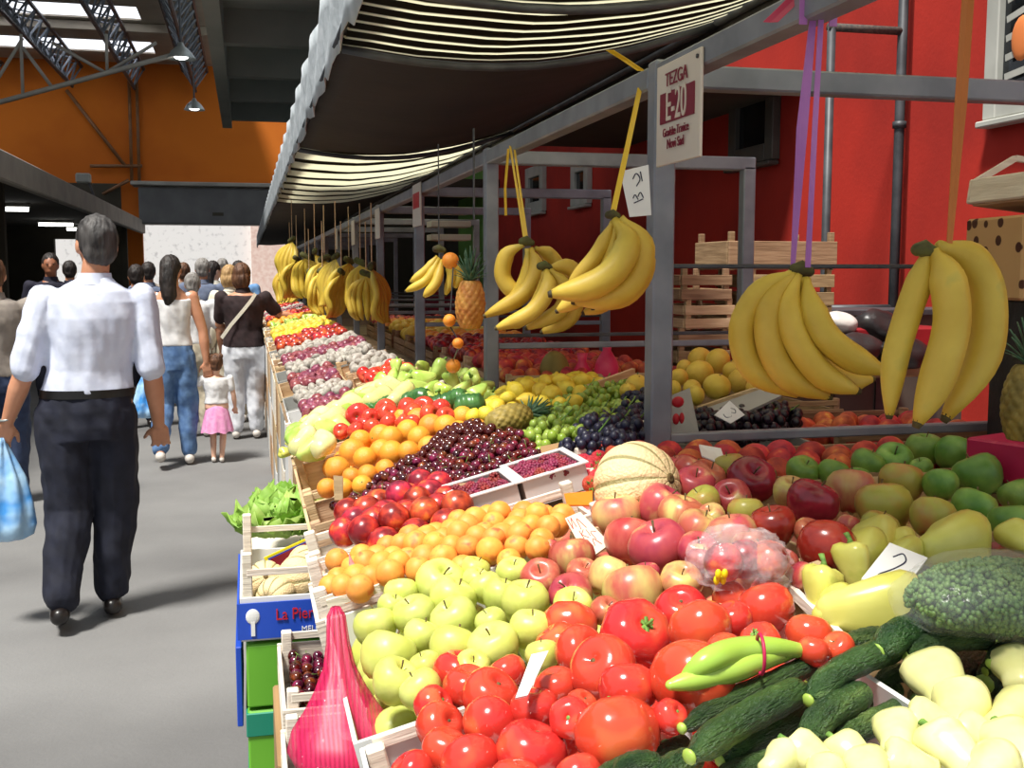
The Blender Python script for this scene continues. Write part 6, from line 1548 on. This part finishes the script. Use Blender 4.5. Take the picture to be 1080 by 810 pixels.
    if hairst in ('short', 'long', 'bob', 'tail', 'bun', 'grey'):
        cut = {'short': -.045, 'grey': -.03}.get(hairst, -.05)
        def hf(q):
            return q
        b.ball(hc + Rz @ V((0, -.016, .022)), (.085, .097, .106), 28, 18, Rz)
        b.ball(hc + Rz @ V((0, -.05, -.03)), (.07, .055, .07), 20, 12, Rz)
        if hairst == 'long': b.tube([hc + Rz @ V((0, -.06, 0)), hc + Rz @ V((0, -.085, -.1)), hc + Rz @ V((.01, -.095, -.22)), hc + Rz @ V((.01, -.10, -.30))], [.075, .07, .062, .03], 16, sq=.9, round_=True)
        if hairst == 'bob': b.ball(hc + Rz @ V((0, -.03, -.04)), (.095, .09, .11), 20, 12, Rz)
        if hairst == 'tail': b.ball(hc + Rz @ V((0, -.11, .05)), (.035, .035, .035)); b.tube([hc + Rz @ V((0, -.12, .04)), hc + Rz @ V((0, -.16, -.05))], [.03, .02], 8, round_=True)
        if hairst == 'bun': 
            for q in (-1, 1): b.ball(hc + Rz @ V((q * .055, -.05, .09)), (.034, .034, .038))
        me = remesh(b, min(voxel, .008), 2, 'hair', hair)
        ns = [v.normal.copy() for v in me.vertices]
        for v, nn in zip(me.vertices, ns):
            l = Rz.inverted() @ (v.co - hc)
            if l.y > .045: v.co -= (Rz @ V((0, l.y - .045, 0))) * .95 if l.z < .05 else V()
            v.co += nn * .006 * noise.noise(V((v.co.x * 60, v.co.y * 60, v.co.z * 18)))
        part('hair', me, None, t)
    return t
def ground(px, py): return at_Z(px, py, 0)
def gx(px, D): p = at_D(px, 300, D); return V((p.x, p.y, 0))
C_shirt = cloth('pale_blue_shirt', (206, 212, 232), (216, 221, 238)); C_navy = cloth('navy', (20, 22, 36), (28, 31, 48)); C_white = cloth('white', (226, 224, 224), (236, 234, 234)); C_jean = cloth('denim', (72, 104, 150), (98, 130, 172))
C_beige = cloth('beige', (184, 172, 150), (198, 188, 168)); C_ltr = cloth('light_trousers', (204, 206, 214), (218, 220, 226)); C_blk = cloth('dark_brown', (40, 26, 28), (54, 36, 38)); C_pink = cloth('pink', (226, 140, 190), (240, 170, 208)); C_grey = cloth('blue_grey', (96, 106, 130), (112, 122, 146)); C_dkn = cloth('dark_navy', (22, 20, 38), (30, 28, 48)); C_djn = cloth('dark_denim', (36, 48, 76), (48, 62, 92))
C_taupe = cloth('taupe', (136, 126, 118), (150, 140, 130)); C_cream = cloth('cream', (224, 216, 196), (234, 228, 212)); C_red = cloth('dark_red', (110, 22, 44), (130, 30, 52)); C_blue = cloth('bright_blue', (30, 70, 150), (40, 84, 166)); C_chk = cloth('pink_check', (150, 110, 110), (176, 130, 126))
M_belt = mat('black_belt', (22, 20, 20), rough=.35, rnd=0)
YW = -YAW
def face(px): return -(YAW + math.atan((px - 540) / FOC))
# the man in front
g = ground(100, 652)
MAN = person('man in a pale blue short sleeved shirt and navy trousers walking away', g, 1.79, face(97) , SK, 1.10, H_gr, 'short', 'shirt', C_shirt, .47, 'trousers', C_navy, M_shoe,
       arms={'shL': (-.19, 0, 1.395), 'shR': (.195, 0, 1.395), 'elL': (-.255, -.02, 1.10), 'wrL': (-.315, .03, .88), 'elR': (.255, -.03, 1.09), 'wrR': (.30, .10, .83)},
       legs={'hpL': (-.095, 0, .9), 'hpR': (.10, 0, .9), 'knL': (-.085, .0, .49), 'anL': (-.135, -.16, .12), 'knR': (.095, .04, .49), 'anR': (.075, .03, .085)}, voxel=.0062, belt=M_belt, leanx=.09, head_turn=-.25, neckh=1.49, hem=.97)
b = MB(); w = V((-.312, .03, .895)); b.tube([w + V((.034 * cos(a), .028 * sin(a), .006 * cos(a))) for a in [k * pi / 8 for k in range(17)]], .005, 6, caps=False); part('wristwatch', b, M_alu, MAN, True)
# blue plastic bag in his left hand
M_blbag = mat_nodes('blue_plastic_bag', lambda N, L, p, tc: None); bpy.data.materials.remove(MATS.pop('blue_plastic_bag'))
def pbag(N, L, p, tc):
    n = N.new('ShaderNodeTexNoise'); n.inputs['Scale'].default_value = 9; L.new(tc.outputs['Object'], n.inputs[0]); r = N.new('ShaderNodeValToRGB'); e = r.color_ramp.elements
    e[0].position = .35; e[0].color = lin((70, 150, 224)); e[1].position = .62; e[1].color = lin((176, 214, 244)); L.new(n.outputs[0], r.inputs[0]); L.new(r.outputs[0], p.inputs['Base Color']); p.inputs['Roughness'].default_value = .3; p.inputs['Alpha'].default_value = .93
    bp = N.new('ShaderNodeBump'); bp.inputs['Strength'].default_value = .8; bp.inputs['Distance'].default_value = .02; L.new(n.outputs[0], bp.inputs['Height']); L.new(bp.outputs[0], p.inputs['Normal'])
M_blbag = mat_nodes('blue_plastic_bag', pbag)
def plasticbag(Ptop, px, py0, py1, wpx, D, label, m=None):
    c0 = V(Ptop); t = thing('plastic_bag', label, 'bag', at_D(px, py1, D)); b = MB(); L = []
    hw = wpx / 2 * D / FOC
    for u, f, dd in ((0, .10, .02), (.06, .13, .02), (.2, .32, .03), (.4, .62, .05), (.65, .88, .075), (.85, 1.0, .085), (.95, .92, .075), (1.0, .6, .05), (1.01, .02, .002)):
        c = at_D(px, lerp(py0, py1, u), D); k = max(0, 1 - u * 2.5); c = c.lerp(V((c0.x, c0.y, c.z)), k); L.append((c, hw * f, dd))
    b.rings(L, 40, True, lambda q, a, u: q + V((cos(a), sin(a), 0)) * (.010 * sin(7 * a + 4 * u) * min(1, 4 * u * (1.05 - u)) + .008 * noise.noise(q * 20)))
    part('body', b, m or M_blbag, t, True, True)
    b = MB(); tt = L[0][0]
    for sg in (-1, 1): b.tube([tt + RGT * sg * .012 + V((0, 0, -.02)), tt + RGT * sg * .02 + V((0, 0, .03)), tt + V((0, 0, .055))], [.008, .006, .006], 6)
    part('handle', b, m or M_blbag, t, True, True); return t
bpy.context.view_layer.update()
hL = MAN.matrix_world @ V((-.34, .05, .80)); px, py = project(hL)
plasticbag(hL, px + 2, py - 4, py + 104, 62, depth(hL), 'light blue plastic carrier bag held in the man\'s left hand')
# woman in white vest with the child
g8 = gx(181, 8.7)
WV = person('woman with long dark hair in a white vest and jeans holding the child\'s hand', g8, 1.68, face(181), SK, .86, H_dk, 'long', 'vest', C_white, 0, 'trousers', C_jean, M_lshoe, arms={'elR': (.24, -.02, 1.12), 'wrR': (.26, -.03, .86), 'elL': (-.22, .02, 1.12), 'wrL': (-.21, .10, .90)}, legs={'anL': (-.13, -.25, .15), 'knL': (-.1, .0, .5)}, head_turn=.35, neckh=1.40)
bpy.context.view_layer.update(); hh = WV.matrix_world @ V((-.20, .12, .84))
px, py = project(hh); plasticbag(hh, 154, py - 2, py + 56, 26, depth(hh), 'light blue plastic bag hanging by the woman in the white vest')
g9 = gx(225, 8.8)
GL = person('toddler girl in a white top and pink skirt walking hand in hand', g9, .85, face(225), SKp, 1.16, H_br, 'bun', 'top', C_white, .28, 'skirt', C_pink, M_lshoe, arms={'elL': (-.36, .0, 1.30), 'wrL': (-.50, .05, 1.42), 'elR': (.28, 0, 1.13), 'wrR': (.30, .05, .92)}, legs={'knL': (-.07, .06, .5), 'anL': (-.07, .0, .085), 'anR': (.06, -.05, .085)}, voxel=.013, neckh=1.44)
for c in GL.children:     # a toddler's head is larger on its body
    if c.name.startswith(('hair', 'eyes')) or c.name.startswith('body'):
        for v in c.data.vertices:
            if v.co.z > 1.5: k = min(1, (v.co.z - 1.5) / .06) * .45; v.co.x *= 1 + k; v.co.y *= 1 + k; v.co.z = 1.5 + (v.co.z - 1.5) * (1 + k * .7)
# woman in dark top reaching to the fruit
WB = person('woman in a dark brown top and pale trousers reaching for the fruit', gx(256, 10.1), 1.63, face(262) , SK, 1.12, H_br, 'bob', 'top', C_blk, .36, 'trousers', C_ltr, M_lshoe, arms={'elR': (.34, .06, 1.24), 'wrR': (.56, .12, 1.20), 'elL': (-.24, .08, 1.14), 'wrL': (-.14, .26, 1.06)}, head_turn=.5, tuck=False, neckh=1.44, hem=.92, voxel=.011)
b = MB(); b.grid([[V((x, -.135 * cos((x + .02) * 1.2) - .012 + (.0), z)) + V((-.012, 0, .012)), V((x, -.135 * cos((x + .02) * 1.2) - .012, z)) + V((.012, 0, -.012))] for x, z in ((-.215, 1.02), (-.12, 1.15), (0, 1.29), (.08, 1.39), (.12, 1.455))], .006); part('bag_strap', b, C_cream, WB)
t = person('woman with grey hair in a white top and beige trousers beyond the vest woman', gx(203, 10.2), 1.54, face(203), SK, 1.02, H_wg, 'short', 'top', C_white, .35, 'trousers', C_beige, M_lshoe, voxel=.013, group=None)
WN = person('blond woman in a beige outfit carrying a shoulder bag', gx(243, 11.2), 1.62, face(243), SKp, .86, H_bl, 'bob', 'top', C_cream, .4, 'trousers', C_beige, M_lshoe, voxel=.013, head_turn=.6)
b = MB(); b.ball((-.30, -.02, .95), (.10, .07, .17), 16, 10); o = single('shoulder_bag', b, C_cream, 'cream shoulder bag hanging at the side of the blond woman', 'bag', smooth=True); o.location = V(WN.location) + V((-.24, -.03, .75))
b = MB(); b.tube([o.location + V((0, 0, .3)), V(WN.location) + V((-.14, -.02, 1.33))], .012, 6); single('bag_strap', b, C_cream, 'strap of the cream shoulder bag', 'strap')
person('man in a blue grey shirt in the middle of the crowd', gx(214, 12.2), 1.70, face(214), SK, 1.1, H_wg, 'short', 'shirt', C_grey, .5, 'trousers', C_beige, M_shoe, voxel=.014)
person('woman with dark hair and a pale cream blouse farther down the aisle', gx(226, 13.2), 1.68, face(226), SKp, .9, H_dk, 'long', 'blouse', C_cream, .6, 'trousers', C_navy, M_shoe, voxel=.015, head_turn=.9)
person('brown haired person just visible behind the long haired woman', gx(194, 13.2), 1.66, face(194), SK, .95, H_br, 'short', 'shirt', C_taupe, .5, 'trousers', C_navy, M_shoe, voxel=.015)
person('dark haired man in navy just right of the shirted man', gx(144, 10.8), 1.62, face(144), SK, 1.0, H_dk, 'short', 'shirt', C_dkn, .5, 'trousers', C_navy, M_shoe, voxel=.014)
person('dark haired person right behind the navy clothed man', gx(157, 12.4), 1.66, face(157), SK, .95, H_dk, 'short', 'shirt', C_grey, .5, 'trousers', C_navy, M_shoe, voxel=.015)
person('person in a light blue shirt just behind the woman in the brown top', gx(252, 13.0), 1.68, face(258), SK, 1., H_dk, 'short', 'shirt', cloth('light_blue', (96, 140, 190), (110, 154, 202)), .5, 'trousers', C_navy, M_shoe, voxel=.015)
person('tall person near the bright exit, grey hair', gx(235, 15.5), 1.74, face(235), SK, 1., H_wg, 'short', 'shirt', C_white, .5, 'trousers', C_navy, M_shoe, voxel=.016)
person('person in a dark top near the bright exit at the left', gx(176, 15.5), 1.66, face(176), SK, 1., H_br, 'short', 'shirt', C_taupe, .5, 'trousers', C_djn, M_shoe, voxel=.016)
# left edge
person('person in a taupe shirt and jeans with hand on hip, cut by the left edge', gx(-7, 7.2), 1.64, face(-7), SK, 1.1, H_br, 'short', 'shirt', C_taupe, .42, 'trousers', C_djn, M_shoe, arms={'elR': (.37, -.06, 1.16), 'wrR': (.24, .0, .98)}, voxel=.010, tuck=False, hem=.92)
person('man in a dark navy top facing the camera under the dark canopy', gx(54, 11.3), 1.74, face(54) + pi, SKd, 1.05, H_dk, 'short', 'shirt', C_dkn, .4, 'trousers', C_navy, M_shoe, voxel=.013)
person('dark haired person behind the facing man, mostly hidden', gx(74, 13), 1.68, face(74), SK, 1.0, H_dk, 'short', 'shirt', C_navy, .5, 'trousers', C_navy, M_shoe, voxel=.015)
# vendors behind the stalls
person('stall keeper in a pinkish checked shirt behind the far stall', gx(411, 16.5), 1.52, face(410) + pi * .6, SKd, 1.1, H_dk, 'short', 'shirt', C_chk, .6, 'trousers', C_navy, M_shoe, voxel=.013, lean=.25)
person('stall keeper in a dark red top and bright blue apron behind the pineapple', gx(463, 12.2), 1.54, face(464) + pi * .8, SKd, 1., H_dk, 'short', 'top', C_red, .5, 'trousers', C_blue, M_shoe, voxel=.013)
# dark stalls under the left canopy
for i, (x, y0) in enumerate(((-4.1, 7.5), (-4.3, 12.5), (-4.6, 18.))):
    t = thing('dark_stall', 'dark covered stall table under the left canopy, %s from the camera' % ORD(i), 'stall', (x, y0, 0), group='stalls under the left canopy')
    b = MB(); b.box((0, 0, .85), (.9, 3.4, .05), ch=.01); part('top', b, M_wdd, t); b = MB(); b.box((0, 0, .45), (.8, 3.3, .7)); part('skirt', b, M_darkwall, t)
    for sx in (-.4, .4):
        for sy in (-1.6, 1.6): b = MB(); b.box((sx, sy, .41), (.05, .05, .82)); part('leg', b, M_steeld, t)
    for k in range(18):
        place(P_lem if i == 0 else A_green[0], (x + RN.uniform(-.35, .4), y0 - 1.5 + k * .17, .91), rnd_rot(3), .034, 'small fruit on the dark stall table under the left canopy', 'fruit on the dark stalls')
# a dark stall wall far back behind the stall rows
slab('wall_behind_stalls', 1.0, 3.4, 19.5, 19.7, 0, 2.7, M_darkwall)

# ---- prototypes that were never used leave the scene
for o in list(SC.objects):
    if o.parent is None and o.get('category') and o.name not in USED and o.location.length < 1e-6 and (o.type == 'EMPTY' or o.type == 'MESH'):
        if o.name.split('.')[0] in ('pale_pepper', 'green_pepper', 'yellow_pepper', 'cherry', 'tomato', 'banana_bunch', 'orange_fruit', 'pineapple', 'green_pineapple', 'golden_apple', 'red_apple'):
            for c in list(o.children): bpy.data.objects.remove(c)
            bpy.data.objects.remove(o)

# ---- single small repeats that nothing of can be seen from here or from a few steps aside are left out
small = [o for o in SC.objects if o.parent is None and o.get('group') and o.get('category') in ('tomato', 'apple', 'peach', 'apricot', 'nectarine', 'cherry', 'orange', 'lemon', 'grapefruit', 'strawberry', 'raspberry', 'pepper', 'mushroom', 'red_onion', 'orange_fruit', 'pale_pepper', 'yellow_pepper', 'green_pepper')]
keep = set()
for e in (EYE, EYE + RGT * .5, EYE - RGT * .45, EYE + V((0, 0, .35))):
    zb = {}
    for o in small:
        q = V(o.location) - e; d = q.dot(FWD)
        if d < .3: continue
        k = FOC * .6 / d; cx = k * q.dot(RGT); cy = k * q.dot(UPV); r = max(o.scale) * k * .96
        if abs(cx) > 350 + r or abs(cy) > 262 + r: continue
        for ix in range(int(cx - r), int(cx + r) + 1):
            for iy in range(int(cy - r), int(cy + r) + 1):
                h = r * r - (ix - cx) ** 2 - (iy - cy) ** 2
                if h >= 0 or (ix == int(cx) and iy == int(cy)):
                    z = d - max(0, h) ** .5 / k
                    w = zb.get((ix, iy))
                    if w is None or z < w[0]: zb[ix, iy] = (z, o.name)
    keep.update(w[1] for w in zb.values())
gone = [o for o in small if o.name not in keep]
bpy.data.batch_remove([c for o in gone for c in o.children] + gone)
import sys
for o in SC.objects:
    l = o.get('label')
    if o.parent is None and l and len(l.split()) > 16: print('LONG', o.name, l)
bpy.data.scenes.remove(TMP)
for o in SC.objects:
    if o.parent is None and o.get('category'): o['category'] = o['category'].replace('_', ' ')
